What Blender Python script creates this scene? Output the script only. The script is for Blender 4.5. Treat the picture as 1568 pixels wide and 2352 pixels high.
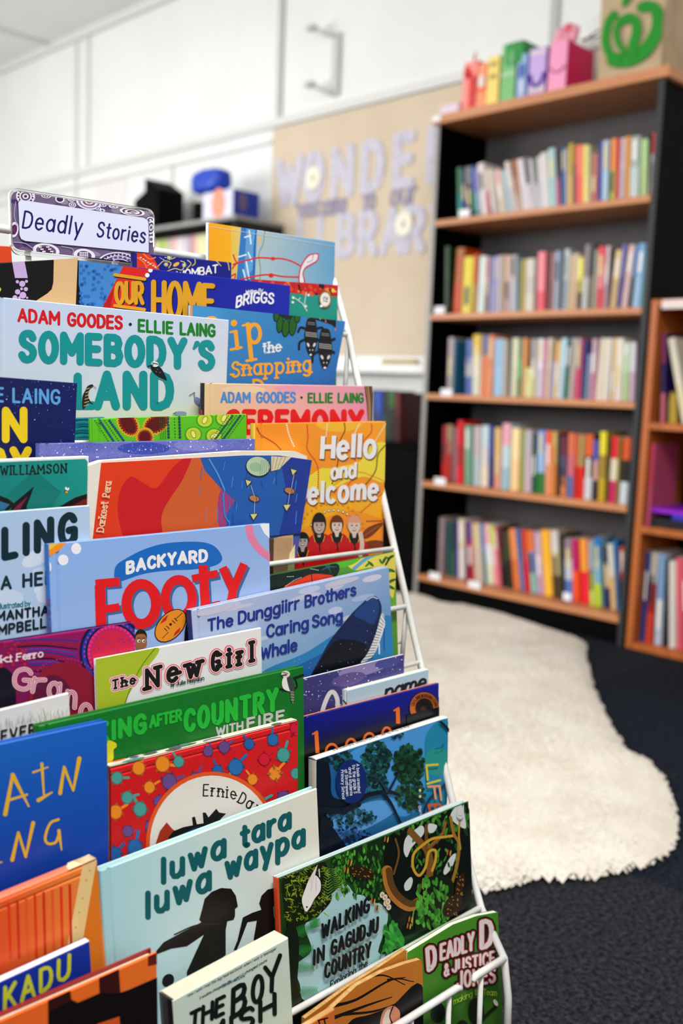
import bpy, math, random
import numpy as np
from mathutils import Matrix, Vector

# ------------------------------------------------------------------ clean
for o in list(bpy.data.objects): bpy.data.objects.remove(o)
SC = bpy.context.scene
COL = SC.collection

# ------------------------------------------------------------------ camera
FPX = 2260.0; CX, CY = 784.0, 1176.0; CAMH = 0.813
def _cv(p):
    v = np.array([p[0]-CX, -(p[1]-CY), -FPX]); return v/np.linalg.norm(v)
_x = _cv((3060, 980)); _y = _cv((-1430, 806))
_b = _x+_y; _b /= np.linalg.norm(_b); _d = _x-_y; _d -= _b*(_d@_b); _d /= np.linalg.norm(_d)
_x = (_b+_d)/2**.5; _y = (_b-_d)/2**.5
RW = np.array([_x, _y, np.cross(_x, _y)])
CAMP = np.array([0, 0, CAMH])
cam = bpy.data.cameras.new('camera'); camo = bpy.data.objects.new('camera', cam); COL.objects.link(camo)
m = Matrix.Identity(4)
for i in range(3):
    for j in range(3): m[i][j] = float(RW[i, j])
m.translation = Vector((0, 0, CAMH)); camo.matrix_world = m
cam.sensor_fit = 'VERTICAL'; cam.sensor_height = 36; cam.sensor_width = 24; cam.lens = FPX/2352*36
cam.clip_start = 0.05; cam.clip_end = 60
cam.dof.use_dof = True; cam.dof.focus_distance = 1.0; cam.dof.aperture_fstop = 3.6
SC.camera = camo

# ------------------------------------------------------------------ light and exposure
W = bpy.data.worlds.new('world'); SC.world = W; W.use_nodes = True
bg = W.node_tree.nodes['Background']; bg.inputs[0].default_value = (0.93, 0.97, 1.0, 1); bg.inputs[1].default_value = 0.25
def area(name, loc, target, sx, sy, power, col=(1, 1, 1)):
    l = bpy.data.lights.new(name, 'AREA'); l.shape = 'RECTANGLE'; l.size = sx; l.size_y = sy; l.energy = power; l.color = col
    o = bpy.data.objects.new(name, l); COL.objects.link(o); o.location = loc
    o.rotation_euler = (Vector(target)-Vector(loc)).to_track_quat('-Z', 'Y').to_euler(); return o
area('offscreen_light', (-1.5, 5.4, 1.75), (2.9, 2.1, 0.9), 3.0, 1.5, 120, (1, .99, .97))  # left window, inferred from the shadow inside the tall bookcase
area('offscreen_light', (-2.7, 1.2, 1.7), (2.9, 2.0, 1.2), 2.4, 1.4, 84, (1, .99, .97))  # added fill from behind left, no window built
area('offscreen_light', (-0.6, -2.5, 1.9), (0.6, 1.0, 0.9), 2.2, 1.2, 18, (1, .99, .98))  # added rear fill for the book covers, no window built
area('offscreen_light', (0.3, 6.8, 1.4), (2.2, 4.2, 2.8), 2.6, 1.2, 46, (1, .99, .98))  # unseen, added to brighten the left wall and ceiling
area('overhead_fill', (1.3, 4.2, 2.84), (1.3, 4.2, 0), .6, 1.2, 24, (1, .99, .96))  # overhead area light, out of view
area('overhead_fill', (0.45, -.05, 2.84), (0.45, -.05, 0), 1.2, .3, 84, (1, .99, .96))  # added over the rack so light falls off towards the lower books
vs = SC.view_settings
vs.view_transform = 'Standard'; vs.look = 'None'; vs.gamma = 1; vs.use_curve_mapping = False; vs.exposure = 0.0

# ------------------------------------------------------------------ measuring helpers
def ray(p): return RW@np.array([p[0]-CX, -(p[1]-CY), -FPX])
def onX(p, X): d = ray(p); return CAMP+d*(X/d[0])
def onY(p, Y): d = ray(p); return CAMP+d*(Y/d[1])
def onZ(p, Z): d = ray(p); return CAMP+d*((Z-CAMH)/d[2])
def proj(P):
    q = RW.T@(np.asarray(P, float)-CAMP); return np.array([CX-FPX*q[0]/q[2], CY+FPX*q[1]/q[2]])

# ------------------------------------------------------------------ colours and materials
def lin(h):
    if not isinstance(h, str): return tuple(h)
    r = []
    for i in (0, 2, 4):
        c = int(h[i:i+2], 16)/255; r.append(c/12.92 if c <= .04045 else ((c+.055)/1.055)**2.4)
    return tuple(r)
MATS = {}
def mat(name, col='808080', rough=.5, spec=.5, metal=0, noise=None, bump=None, trans=0, alpha=1):
    if name in MATS: return MATS[name]
    M = bpy.data.materials.new(name); M.use_nodes = True; nt = M.node_tree; b = nt.nodes['Principled BSDF']
    b.inputs['Base Color'].default_value = (*lin(col), 1); b.inputs['Roughness'].default_value = rough
    b.inputs['Specular IOR Level'].default_value = spec; b.inputs['Metallic'].default_value = metal
    b.inputs['Transmission Weight'].default_value = trans; b.inputs['Alpha'].default_value = alpha
    if noise or bump:
        tc = nt.nodes.new('ShaderNodeTexCoord')
    if noise:      # (scale, second colour, stretch)
        n = nt.nodes.new('ShaderNodeTexNoise'); n.inputs['Scale'].default_value = noise[0]; n.inputs['Detail'].default_value = 6
        mp = nt.nodes.new('ShaderNodeMapping'); mp.inputs['Scale'].default_value = noise[2]
        nt.links.new(tc.outputs['Object'], mp.inputs[0]); nt.links.new(mp.outputs[0], n.inputs[0])
        r = nt.nodes.new('ShaderNodeValToRGB'); r.color_ramp.elements[0].position = .35; r.color_ramp.elements[1].position = .65
        r.color_ramp.elements[0].color = (*lin(col), 1); r.color_ramp.elements[1].color = (*lin(noise[1]), 1)
        nt.links.new(n.outputs[0], r.inputs[0]); nt.links.new(r.outputs[0], b.inputs['Base Color'])
    if bump:
        n = nt.nodes.new('ShaderNodeTexNoise'); n.inputs['Scale'].default_value = bump[0]; n.inputs['Detail'].default_value = 5
        bp = nt.nodes.new('ShaderNodeBump'); bp.inputs['Strength'].default_value = bump[1]; bp.inputs['Distance'].default_value = bump[2]
        nt.links.new(tc.outputs['Object'], n.inputs[0]); nt.links.new(n.outputs[0], bp.inputs['Height']); nt.links.new(bp.outputs[0], b.inputs['Normal'])
    MATS[name] = M; return M
def printed(name, rough, spec):
    M = mat(name, 'ffffff', rough, spec); nt = M.node_tree
    if not nt.nodes.get('ink'):
        a = nt.nodes.new('ShaderNodeVertexColor'); a.name = 'ink'; a.layer_name = 'ink'
        nt.links.new(a.outputs[0], nt.nodes['Principled BSDF'].inputs['Base Color'])
    return M
PRINT = printed('printed_cover', .38, .35)
MATTE = printed('printed_matte', .75, .2)
PAPER = mat('page_paper', 'ece6da', .9, .1, noise=(60, 'ddd5c6', (1, 1, 90)))
PAPERTAN = mat('old_page_paper', 'd2b07c', .9, .1, noise=(60, 'b98f55', (1, 1, 90)))
WIRE = mat('white_enamel', 'e4e2de', .35, .5, noise=(40, 'd6d3cd', (1, 1, 1)))
WOOD = mat('beech_laminate', 'c9885a', .42, .4, noise=(5, 'b8754a', (3, .6, 14)))
WOODO = mat('orange_wood', 'b8642a', .42, .4, noise=(5, 'a4551f', (8, 8, .8)))
BLACK = mat('black_laminate', '030303', .6, .05, noise=(30, '040404', (1, 1, 1)))
BACKP = mat('grey_back_panel', '5c595a', .6, .2, noise=(12, '565354', (1, 1, 1)))
EDGED = mat('edge_strip_shaded', '2c2d2e', .5, .3)  # one edging in two tones: this copy carries shade in its colour
EDGE = mat('edge_strip_lit', '8f8a86', .4, .5)  # same edging, paler copy for the left side that looks lit
WALLM = mat('painted_wall', 'e9eae8', .8, .2, noise=(3, 'e4e5e4', (1, 1, 1)), bump=(90, .05, .002))
CEILM = mat('painted_ceiling', 'eceeea', .9, .1, noise=(2, 'e8eae6', (1, 1, 1)))
TRIMM = mat('trim_paint', 'd9d9d6', .6, .3)

# ------------------------------------------------------------------ object helpers
def link(o): COL.objects.link(o); return o
def mesh_obj(name, v, f, mats, parent=None, fm=None, cols=None, smooth=False):
    me = bpy.data.meshes.new(name); me.from_pydata([tuple(map(float, p)) for p in v], [], f)
    for M in (mats if isinstance(mats, (list, tuple)) else [mats]): me.materials.append(M)
    if fm is not None: me.polygons.foreach_set('material_index', fm)
    if cols is not None:
        ca = me.color_attributes.new('ink', 'FLOAT_COLOR', 'CORNER')
        a = np.ones((len(me.loops), 4), 'f'); a[:, :3] = np.array(cols, 'f').reshape(-1, 3); ca.data.foreach_set('color', a.ravel())
    if smooth: me.polygons.foreach_set('use_smooth', [True]*len(me.polygons))
    me.update(); o = link(bpy.data.objects.new(name, me))
    if parent: o.parent = parent
    return o
def empty(name, loc, R=None):
    o = link(bpy.data.objects.new(name, None)); o.empty_display_size = .05
    M = R.to_4x4() if R is not None else Matrix.Identity(4); M.translation = Vector(loc); o.matrix_world = M; return o
LABELS = {}
def tag(o, label, cat, group=None, kind=None):
    o['label'] = label; o['category'] = cat
    if len(label.split()) > 16: print('LONGLABEL', len(label.split()), label)
    if group: o['group'] = group
    if kind: o['kind'] = kind
    if label in LABELS: print('DUPLABEL', label)
    LABELS[label] = 1
    return o
class MB:
    def __init__(s): s.v = []; s.f = []; s.m = []; s.c = []
    def add(s, v, f, mi=0, col=None):
        n = len(s.v); s.v += [tuple(map(float, p)) for p in v]
        for q in f: s.f.append([i+n for i in q]); s.m.append(mi); s.c += [lin(col or 'ffffff')]*len(q)
    def box(s, a, b, mi=0, col=None, bev=0):
        x0, y0, z0 = a; x1, y1, z1 = b
        if bev > 0:
            e = bev; P = []; 
            for sx in (0, 1):
                for sy in (0, 1):
                    for sz in (0, 1):
                        X = x1 if sx else x0; Y = y1 if sy else y0; Z = z1 if sz else z0
                        dx = -e if sx else e; dy = -e if sy else e; dz = -e if sz else e
                        P += [(X, Y+dy, Z+dz), (X+dx, Y, Z+dz), (X+dx, Y+dy, Z)]
            idx = lambda sx, sy, sz, k: (sx*4+sy*2+sz)*3+k
            F = []
            def q(l, out):
                c = [P[i] for i in l]; n = np.cross(np.subtract(c[1], c[0]), np.subtract(c[2], c[0]))
                ce = np.mean(c, 0)-np.array([(x0+x1)/2, (y0+y1)/2, (z0+z1)/2])
                F.append(l if n@ce > 0 else l[::-1])
            for sg in (0, 1):
                q([idx(sg, 0, 0, 0), idx(sg, 1, 0, 0), idx(sg, 1, 1, 0), idx(sg, 0, 1, 0)], 0)
                q([idx(0, sg, 0, 1), idx(1, sg, 0, 1), idx(1, sg, 1, 1), idx(0, sg, 1, 1)], 0)
                q([idx(0, 0, sg, 2), idx(1, 0, sg, 2), idx(1, 1, sg, 2), idx(0, 1, sg, 2)], 0)
            for a_ in (0, 1):
                for b_ in (0, 1):
                    q([idx(a_, b_, 0, 0), idx(a_, b_, 1, 0), idx(a_, b_, 1, 1), idx(a_, b_, 0, 1)], 0)
                    q([idx(a_, 0, b_, 0), idx(a_, 1, b_, 0), idx(a_, 1, b_, 2), idx(a_, 0, b_, 2)], 0)
                    q([idx(0, a_, b_, 1), idx(1, a_, b_, 1), idx(1, a_, b_, 2), idx(0, a_, b_, 2)], 0)
                    for c_ in (0, 1): q([idx(a_, b_, c_, 0), idx(a_, b_, c_, 1), idx(a_, b_, c_, 2)], 0)
            s.add(P, F, mi, col); return
        v = [(x0, y0, z0), (x1, y0, z0), (x1, y1, z0), (x0, y1, z0), (x0, y0, z1), (x1, y0, z1), (x1, y1, z1), (x0, y1, z1)]
        s.add(v, [(0, 3, 2, 1), (4, 5, 6, 7), (0, 1, 5, 4), (1, 2, 6, 5), (2, 3, 7, 6), (3, 0, 4, 7)], mi, col)
    def prism(s, poly, d, mi=0, col=None):     # poly of 3D points, extruded by vector d
        n = len(poly); P = [np.array(p, float) for p in poly]; Q = [p+np.array(d, float) for p in P]
        s.add(P+Q, [list(range(n))[::-1], [i+n for i in range(n)]]+[[i, (i+1) % n, (i+1) % n+n, i+n] for i in range(n)], mi, col)
    def tube(s, pts, r, mi=0, n=10, col=None, cap=True):
        pts = [np.array(p, float) for p in pts]; k = len(pts); rs = r if hasattr(r, '__len__') else [r]*k
        up = None; rings = []
        for i in range(k):
            t = pts[min(i+1, k-1)]-pts[max(i-1, 0)]; t /= np.linalg.norm(t)
            if up is None:
                up = np.array([0, 0, 1.]) if abs(t[2]) < .9 else np.array([1., 0, 0])
            a = np.cross(t, up); a /= np.linalg.norm(a); b = np.cross(a, t); up = b
            rings.append([pts[i]+rs[i]*(a*math.cos(2*math.pi*j/n)+b*math.sin(2*math.pi*j/n)) for j in range(n)])
        V = [p for R_ in rings for p in R_]; F = []
        for i in range(k-1):
            for j in range(n): F.append([i*n+j, i*n+(j+1) % n, (i+1)*n+(j+1) % n, (i+1)*n+j])
        if cap: F += [list(range(n))[::-1], [(k-1)*n+j for j in range(n)]]
        s.add(V, F, mi, col)
    def ell(s, c, r, mi=0, col=None, nu=14, nv=9, f=None):
        V = []; F = []
        for i in range(nv+1):
            th = math.pi*i/nv
            for j in range(nu):
                ph = 2*math.pi*j/nu; d = np.array([math.sin(th)*math.cos(ph), math.sin(th)*math.sin(ph), math.cos(th)])
                k = f(d) if f else 1
                V.append(np.array(c)+d*np.array(r)*k)
        for i in range(nv):
            for j in range(nu): F.append([i*nu+j, (i+1)*nu+j, (i+1)*nu+(j+1) % nu, i*nu+(j+1) % nu])
        s.add(V, F, mi, col)
    def build(s, name, mats, parent=None, smooth=False, off=None):
        v = s.v if off is None else [tuple(np.array(p)-np.array(off)) for p in s.v]
        return mesh_obj(name, v, s.f, mats, parent, s.m, s.c, smooth)
def structure(name, mb, mats, smooth=False):
    o = mb.build(name, mats, None, smooth); o['kind'] = 'structure'; return o
# ------------------------------------------------------------------ lettering: a stroke alphabet (cap height 10, x-height 7)
GL = {}
def _g(ch, w, s): GL[ch] = (w, s)
for line in '''A|6.4|0,0 3.2,10 6.4,0;1.2,3.2 5.2,3.2
B|5.4|0,0 0,10;0,10 3,10 4.5,9.4 5,7.8 4.5,6.1 3,5.4 0,5.4;3,5.4 4.8,4.6 5.4,2.8 4.8,.8 3.2,0 0,0
C|5.4|~5.4,8 4.5,9.6 2.8,10 .8,8.6 0,5 .8,1.4 2.8,0 4.5,.4 5.4,2
D|5.6|0,0 0,10 2.2,10 4.3,9.1 5.3,7.2 5.6,5 5.3,2.8 4.3,.9 2.2,0 0,0
E|4.6|4.6,10 0,10 0,0 4.6,0;0,5.2 4,5.2
F|4.6|4.6,10 0,10 0,0;0,5.2 4,5.2
G|5.8|~5.5,8.2 4.6,9.6 2.9,10 .8,8.6 0,5 .8,1.4 2.9,0 4.6,.4 5.7,1.8;5.7,1.6 5.7,4.6 3.4,4.6
H|5.6|0,0 0,10;5.6,0 5.6,10;0,5.2 5.6,5.2
I|.6|.3,0 .3,10
J|4.2|4.2,10 4.2,2.6 3.6,.8 2.2,0 .8,.6 0,2.2
K|5.4|0,0 0,10;5.2,10 0,4.2;1.7,6.1 5.4,0
L|4.4|0,10 0,0 4.4,0
M|7.2|0,0 0,10 3.6,3.4 7.2,10 7.2,0
N|5.8|0,0 0,10 5.8,0 5.8,10
O|6|@3,5,3,5
P|5.2|0,0 0,10 3,10 4.6,9.2 5.2,7.4 4.6,5.5 3,4.6 0,4.6
Q|6|@3,5,3,5;3.6,2.4 6.2,-.6
R|5.4|0,0 0,10 3,10 4.6,9.2 5.2,7.4 4.6,5.5 3,4.6 0,4.6;2.6,4.6 5.4,0
S|5|~4.8,8.3 3.9,9.7 2.5,10 .9,9.4 .2,7.8 .9,6.2 2.5,5.3 4.2,4.4 5,2.6 4.2,.8 2.5,0 1,.3 0,1.7
T|5.4|0,10 5.4,10;2.7,10 2.7,0
U|5.6|0,10 0,3 .7,1 2.8,0 4.9,1 5.6,3 5.6,10
V|5.8|0,10 2.9,0 5.8,10
W|8.4|0,10 2.1,0 4.2,8 6.3,0 8.4,10
X|5.6|0,0 5.6,10;0,10 5.6,0
Y|5.6|0,10 2.8,4.8 5.6,10;2.8,4.8 2.8,0
Z|5.2|0,10 5.2,10 0,0 5.2,0
a|4.9|@2.4,3.5,2.4,3.5;4.9,7 4.9,0
b|5|0,10.5 0,0;@2.5,3.5,2.5,3.5
c|4.3|~4.3,5.8 2.4,7 .6,6 0,3.5 .6,1 2.4,0 4.3,1.2
d|4.9|@2.4,3.5,2.4,3.5;4.9,10.5 4.9,0
e|4.7|0,3.7 4.7,3.7;~4.7,3.7 4.2,5.8 2.4,7 .6,5.9 0,3.5 .6,1.1 2.5,0 4.4,1.2
f|3|~3.2,10.2 1.9,10.5 1.2,9 1.2,7;1.2,8 1.2,0;0,7 2.8,7
g|4.9|@2.4,3.5,2.4,3.5;4.9,7 4.9,-1;~4.9,-1 4.2,-2.6 2.4,-3.2 .3,-2.4
h|4.6|0,10.5 0,0;~0,4.5 .8,6.3 2.4,7 4,6.3 4.6,4.4;4.6,4.6 4.6,0
i|.6|.3,7 .3,0;.3,9.5 .3,9.6
j|1.5|1,7 1,-1.5 -.4,-3;1,9.5 1,9.6
k|4.4|0,10.5 0,0;4.2,7 0,2.8;1.6,4.2 4.4,0
l|.6|.3,10.5 .3,0
m|7.4|0,7 0,0;~0,4.6 .7,6.4 1.9,7 3.1,6.4 3.7,4.6;3.7,4.8 3.7,0;~3.7,4.6 4.4,6.4 5.6,7 6.8,6.4 7.4,4.6;7.4,4.8 7.4,0
n|4.6|0,7 0,0;~0,4.5 .8,6.3 2.4,7 4,6.3 4.6,4.4;4.6,4.6 4.6,0
o|4.8|@2.4,3.5,2.4,3.5
p|5|0,7 0,-3.2;@2.5,3.5,2.5,3.5
q|4.9|@2.4,3.5,2.4,3.5;4.9,7 4.9,-3.2
r|2.8|0,7 0,0;~0,4.3 .8,6.2 2.8,6.9
s|3.8|~3.7,5.8 2.1,7 .5,6.3 .3,4.8 2,3.6 3.7,2.5 3.6,.8 1.9,0 0,1.1
t|3|1.4,9.6 1.4,1 2.2,0 3,.2;0,7 3,7
u|4.6|0,7 0,2.4 .8,.6 2.3,0 3.8,.7 4.6,2.4;4.6,7 4.6,0
v|4.4|0,7 2.2,0 4.4,7
w|6.6|0,7 1.7,0 3.3,6 4.9,0 6.6,7
x|4.2|0,0 4.2,7;0,7 4.2,0
y|4.6|0,7 2.3,0;4.6,7 1.4,-3.2
z|4|0,7 4,7 0,0 4,0
0|5|@2.5,5,2.5,5
1|1.6|0,8 1.4,10 1.4,0
5|4.6|4.4,10 .6,10 .3,5.8 2.4,6.3 4.2,5 4.6,3 3.8,.9 2,0 0,.9
6|4.8|~4.2,9.4 2.4,8.6 .5,5.5 0,3 .9,.8 2.4,0 4,.8 4.8,3 4,5 2.4,5.7 .4,4
&|6|~6,.2 3.8,3.4 1.4,6.8 1.1,8.8 2.5,10 3.9,8.8 3.5,7 .8,4.2 0,2.3 1.2,.3 3,.2 5,2 5.8,4.4
'|.6|.5,10.5 .1,7.6
:|.6|.3,1 .3,1.1;.3,5.5 .3,5.6
.|.6|.3,.3 .3,.4'''.split('\n'):
    a, b, c = line.split('|'); _g(a, float(b), c)

def catmull(P, closed=False, n=6):
    P = [np.array(p, float) for p in P]; out = []; k = len(P)
    rng = range(k) if closed else range(k-1)
    for i in rng:
        if closed: p0, p1, p2, p3 = P[i-1], P[i], P[(i+1) % k], P[(i+2) % k]
        else:
            p1, p2 = P[i], P[i+1]; p0 = P[i-1] if i else 2*p1-p2; p3 = P[i+2] if i+2 < k else 2*p2-p1
        for t in np.arange(n)/n:
            out.append(.5*((2*p1)+(-p0+p2)*t+(2*p0-5*p1+4*p2-p3)*t*t+(-p0+3*p1-3*p2+p3)*t**3))
    if not closed: out.append(P[-1])
    return out
def glyph_paths(ch):
    w, s = GL[ch]; res = []
    for st in s.split(';'):
        if st[0] == '@':
            cx, cy, rx, ry = map(float, st[1:].split(','))
            res.append(([np.array([cx+rx*math.sin(2*math.pi*i/22), cy+ry*math.cos(2*math.pi*i/22)]) for i in range(22)], True))
        else:
            sm = st[0] == '~'; P = [np.array(list(map(float, q.split(',')))) for q in st.lstrip('~').split()]
            res.append((catmull(P, False, 4) if sm else P, False))
    return w, res

class Art:
    """flat printed shapes on one face; to_uv maps the drawing coordinates onto the face, outline clips them"""
    def __init__(s, to_uv, outline, lift=8e-6):
        s.to = to_uv; s.out = [np.array(p[:2], float) for p in outline]; s.z = lift; s.lift = lift; s.cy = None; s.v = []; s.f = []; s.c = []
        A = sum(s.out[i][0]*s.out[(i+1) % len(s.out)][1]-s.out[(i+1) % len(s.out)][0]*s.out[i][1] for i in range(len(s.out)))
        if A < 0: s.out = s.out[::-1]
    def _face(s, pts, col):
        q = [np.array(s.to(p), float) for p in pts]; cs = None
        if isinstance(col, list): q = [np.append(p, c) for p, c in zip(q, col)]
        for i in range(len(s.out)):
            a = s.out[i]; b = s.out[(i+1) % len(s.out)]; e = b-a
            r = []
            d = [e[0]*(p[1]-a[1])-e[1]*(p[0]-a[0]) for p in q]
            if min(d) >= 0: continue
            for j in range(len(q)):
                k = (j+1) % len(q)
                if d[j] >= 0: r.append(q[j])
                if (d[j] >= 0) != (d[k] >= 0): r.append(q[j]+(q[k]-q[j])*(d[j]/(d[j]-d[k])))
            q = r
            if len(q) < 3: return
        ar = sum(q[i][0]*q[(i+1) % len(q)][1]-q[(i+1) % len(q)][0]*q[i][1] for i in range(len(q)))
        if abs(ar) < 1e-10: return
        if ar < 0: q = q[::-1]
        n = len(s.v); s.v += [(p[0], p[1], s.z) for p in q]; s.f.append(list(range(n, n+len(q))))
        s.c += [tuple(p[2:5]) for p in q] if isinstance(col, list) else [col]*len(q)
    def up(s, n=1):
        if s.cy: b, k, i = s.cy; s.cy = (b, k, i+1); s.z = b+(i % k)*s.lift
        else: s.z += s.lift*n
    def cycle(s, k=24):                      # many small overlapping marks share k layers
        s.cy = (s.z+s.lift, k, 0)
    def endcycle(s):
        b, k, i = s.cy; s.cy = None; s.z = b+k*s.lift
    def P(s, pts, col, smooth=False):
        s.up(); pts = catmull(pts, True, 5) if smooth else pts; s._face(pts, lin(col))
    def G(s, pts, cols): s.up(); s._face(pts, [np.array(lin(c)) for c in cols])
    def E(s, cx, cy, rx, ry, col, rot=0, n=20, up=True):
        if up: s.up()
        c, d = math.cos(math.radians(rot)), math.sin(math.radians(rot)); P = []
        for i in range(n):
            x, y = rx*math.cos(2*math.pi*i/n), ry*math.sin(2*math.pi*i/n); P.append((cx+x*c-y*d, cy+x*d+y*c))
        s._face(P, lin(col))
    def dots(s, pts, r, col, n=8):
        s.up()
        for p in pts: s.E(p[0], p[1], r if len(p) < 3 else p[2], r if len(p) < 3 else p[2], col, 0, n, False)
    def L(s, pts, w, col, smooth=False, closed=False, rnd=True, up=True, w1=None, sub=0):
        if up: s.up()
        z_ = s.z; zs = lambda q: setattr(s, 'z', z_+(sub*3+q)*2.2e-6)
        s._L(pts, w, col, smooth, closed, rnd, w1, zs); s.z = z_
        if up and not s.cy: s.z += s.lift*.5
    def _L(s, pts, w, col, smooth, closed, rnd, w1, zs):
        P = [np.array(p, float) for p in pts]
        if smooth: P = catmull(P, closed, 5)
        if not closed and len(P) > 3 and np.linalg.norm(P[0]-P[-1]) < 1e-6: closed = True; P = P[:-1]
        k = len(P); col = lin(col); w1 = w if w1 is None else w1
        zs(0)
        if k == 2 and np.linalg.norm(P[0]-P[1]) < w*.3:
            s.E(P[0][0], P[0][1], w*.62, w*.62, col, 0, 12, False); return
        off = []; W_ = []
        for i in range(k):
            a = P[i-1] if (i or closed) else P[i]; b = P[(i+1) % k] if (i < k-1 or closed) else P[i]
            def nrm(v): l = np.linalg.norm(v); return v/l if l > 1e-9 else np.array([0., 0.])
            t0 = nrm(P[i]-a); t1 = nrm(b-P[i])
            if not t0.any(): t0 = t1
            if not t1.any(): t1 = t0
            t = nrm(t0+t1); cs = max(.5, t@t1) if t.any() else 1
            sharp = t0@t1 < .75
            if not t.any(): t = t1
            hw = (w+(w1-w)*i/max(1, k-1))/2
            off.append((P[i], t0, t1, t, cs, sharp, hw))
        segs = range(k) if closed else range(k-1)
        N = lambda t: np.array([-t[1], t[0]])
        for i in segs:
            j = (i+1) % k; A = off[i]; B = off[j]
            zs(i % 2)
            na = N(A[2]) if A[5] else N(A[3])/A[4]; nb = N(B[1]) if B[5] else N(B[3])/B[4]
            s._face([A[0]+na*A[6], B[0]+nb*B[6], B[0]-nb*B[6], A[0]-na*A[6]], col)
        zs(2)
        for i in range(k):
            end = not closed and i in (0, k-1)
            if off[i][5] or (end and rnd): s.E(P[i][0], P[i][1], off[i][6], off[i][6], col, 0, 12, False)
    def T(s, txt, p0, p1, h, w, col, up=None, slant=0, serif=0, gap=2.0, sag=0, h1=None, rnd=True, jit=0, off=(0, 0), sp=3.6, out=None):
        """text on the base line p0-p1; h = cap height; up = direction of the letters' upright; out = [(extra width, colour)] outlines"""
        p0 = np.array(p0, float)+off; p1 = np.array(p1, float)+off; ax = p1-p0
        upv = np.array(up if up is not None else (0, -1), float); upv /= np.linalg.norm(upv)
        tot = 0; pos = []
        for ch in txt:
            if ch == ' ': tot += sp; continue
            pos.append((ch, tot)); tot += GL[ch][0]+gap
        tot -= gap; h1 = h if h1 is None else h1; rr = random.Random(len(txt)*7+int(h))
        strokes = []
        for ch, x0 in pos:
            gw, paths = glyph_paths(ch); jy = rr.uniform(-jit, jit); jr = rr.uniform(-jit, jit)*.06
            for P, cl in paths:
                Q = []
                for g in P:
                    gx = x0+g[0]+g[1]*slant*.1+jr*g[1]; t = gx/tot; hh = (h+(h1-h)*t)/10
                    Q.append(p0+ax*t+upv*((g[1]+jy)*hh+4*sag*t*(1-t)))
                strokes.append((Q, cl))
                if serif and not cl and (len(P) < 4 or True):
                    for e, n2 in ((0, 1), (-1, -2)):
                        d = P[e]-P[n2]
                        if abs(d[1]) > abs(d[0])*.8 and np.linalg.norm(d) > .2:
                            c = Q[e]; a = ax/np.linalg.norm(ax)*serif; strokes.append(([c-a, c+a], False))
        for ex, c in (out or [])+[(0, col)]:
            s.up()
            for k_, (Q, cl) in enumerate(strokes): s.L(Q, w+ex, c, closed=cl, rnd=rnd, up=False, sub=k_ % 7)
            s.z += 5e-5
    def spray(s, n, box, r, col, seed=0):
        rr = random.Random(seed); s.up()
        for i in range(n):
            k = rr.uniform(.5, 1.2); s.E(rr.uniform(box[0], box[2]), rr.uniform(box[1], box[3]), r*k, r*k, col, 0, 6, False)

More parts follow.
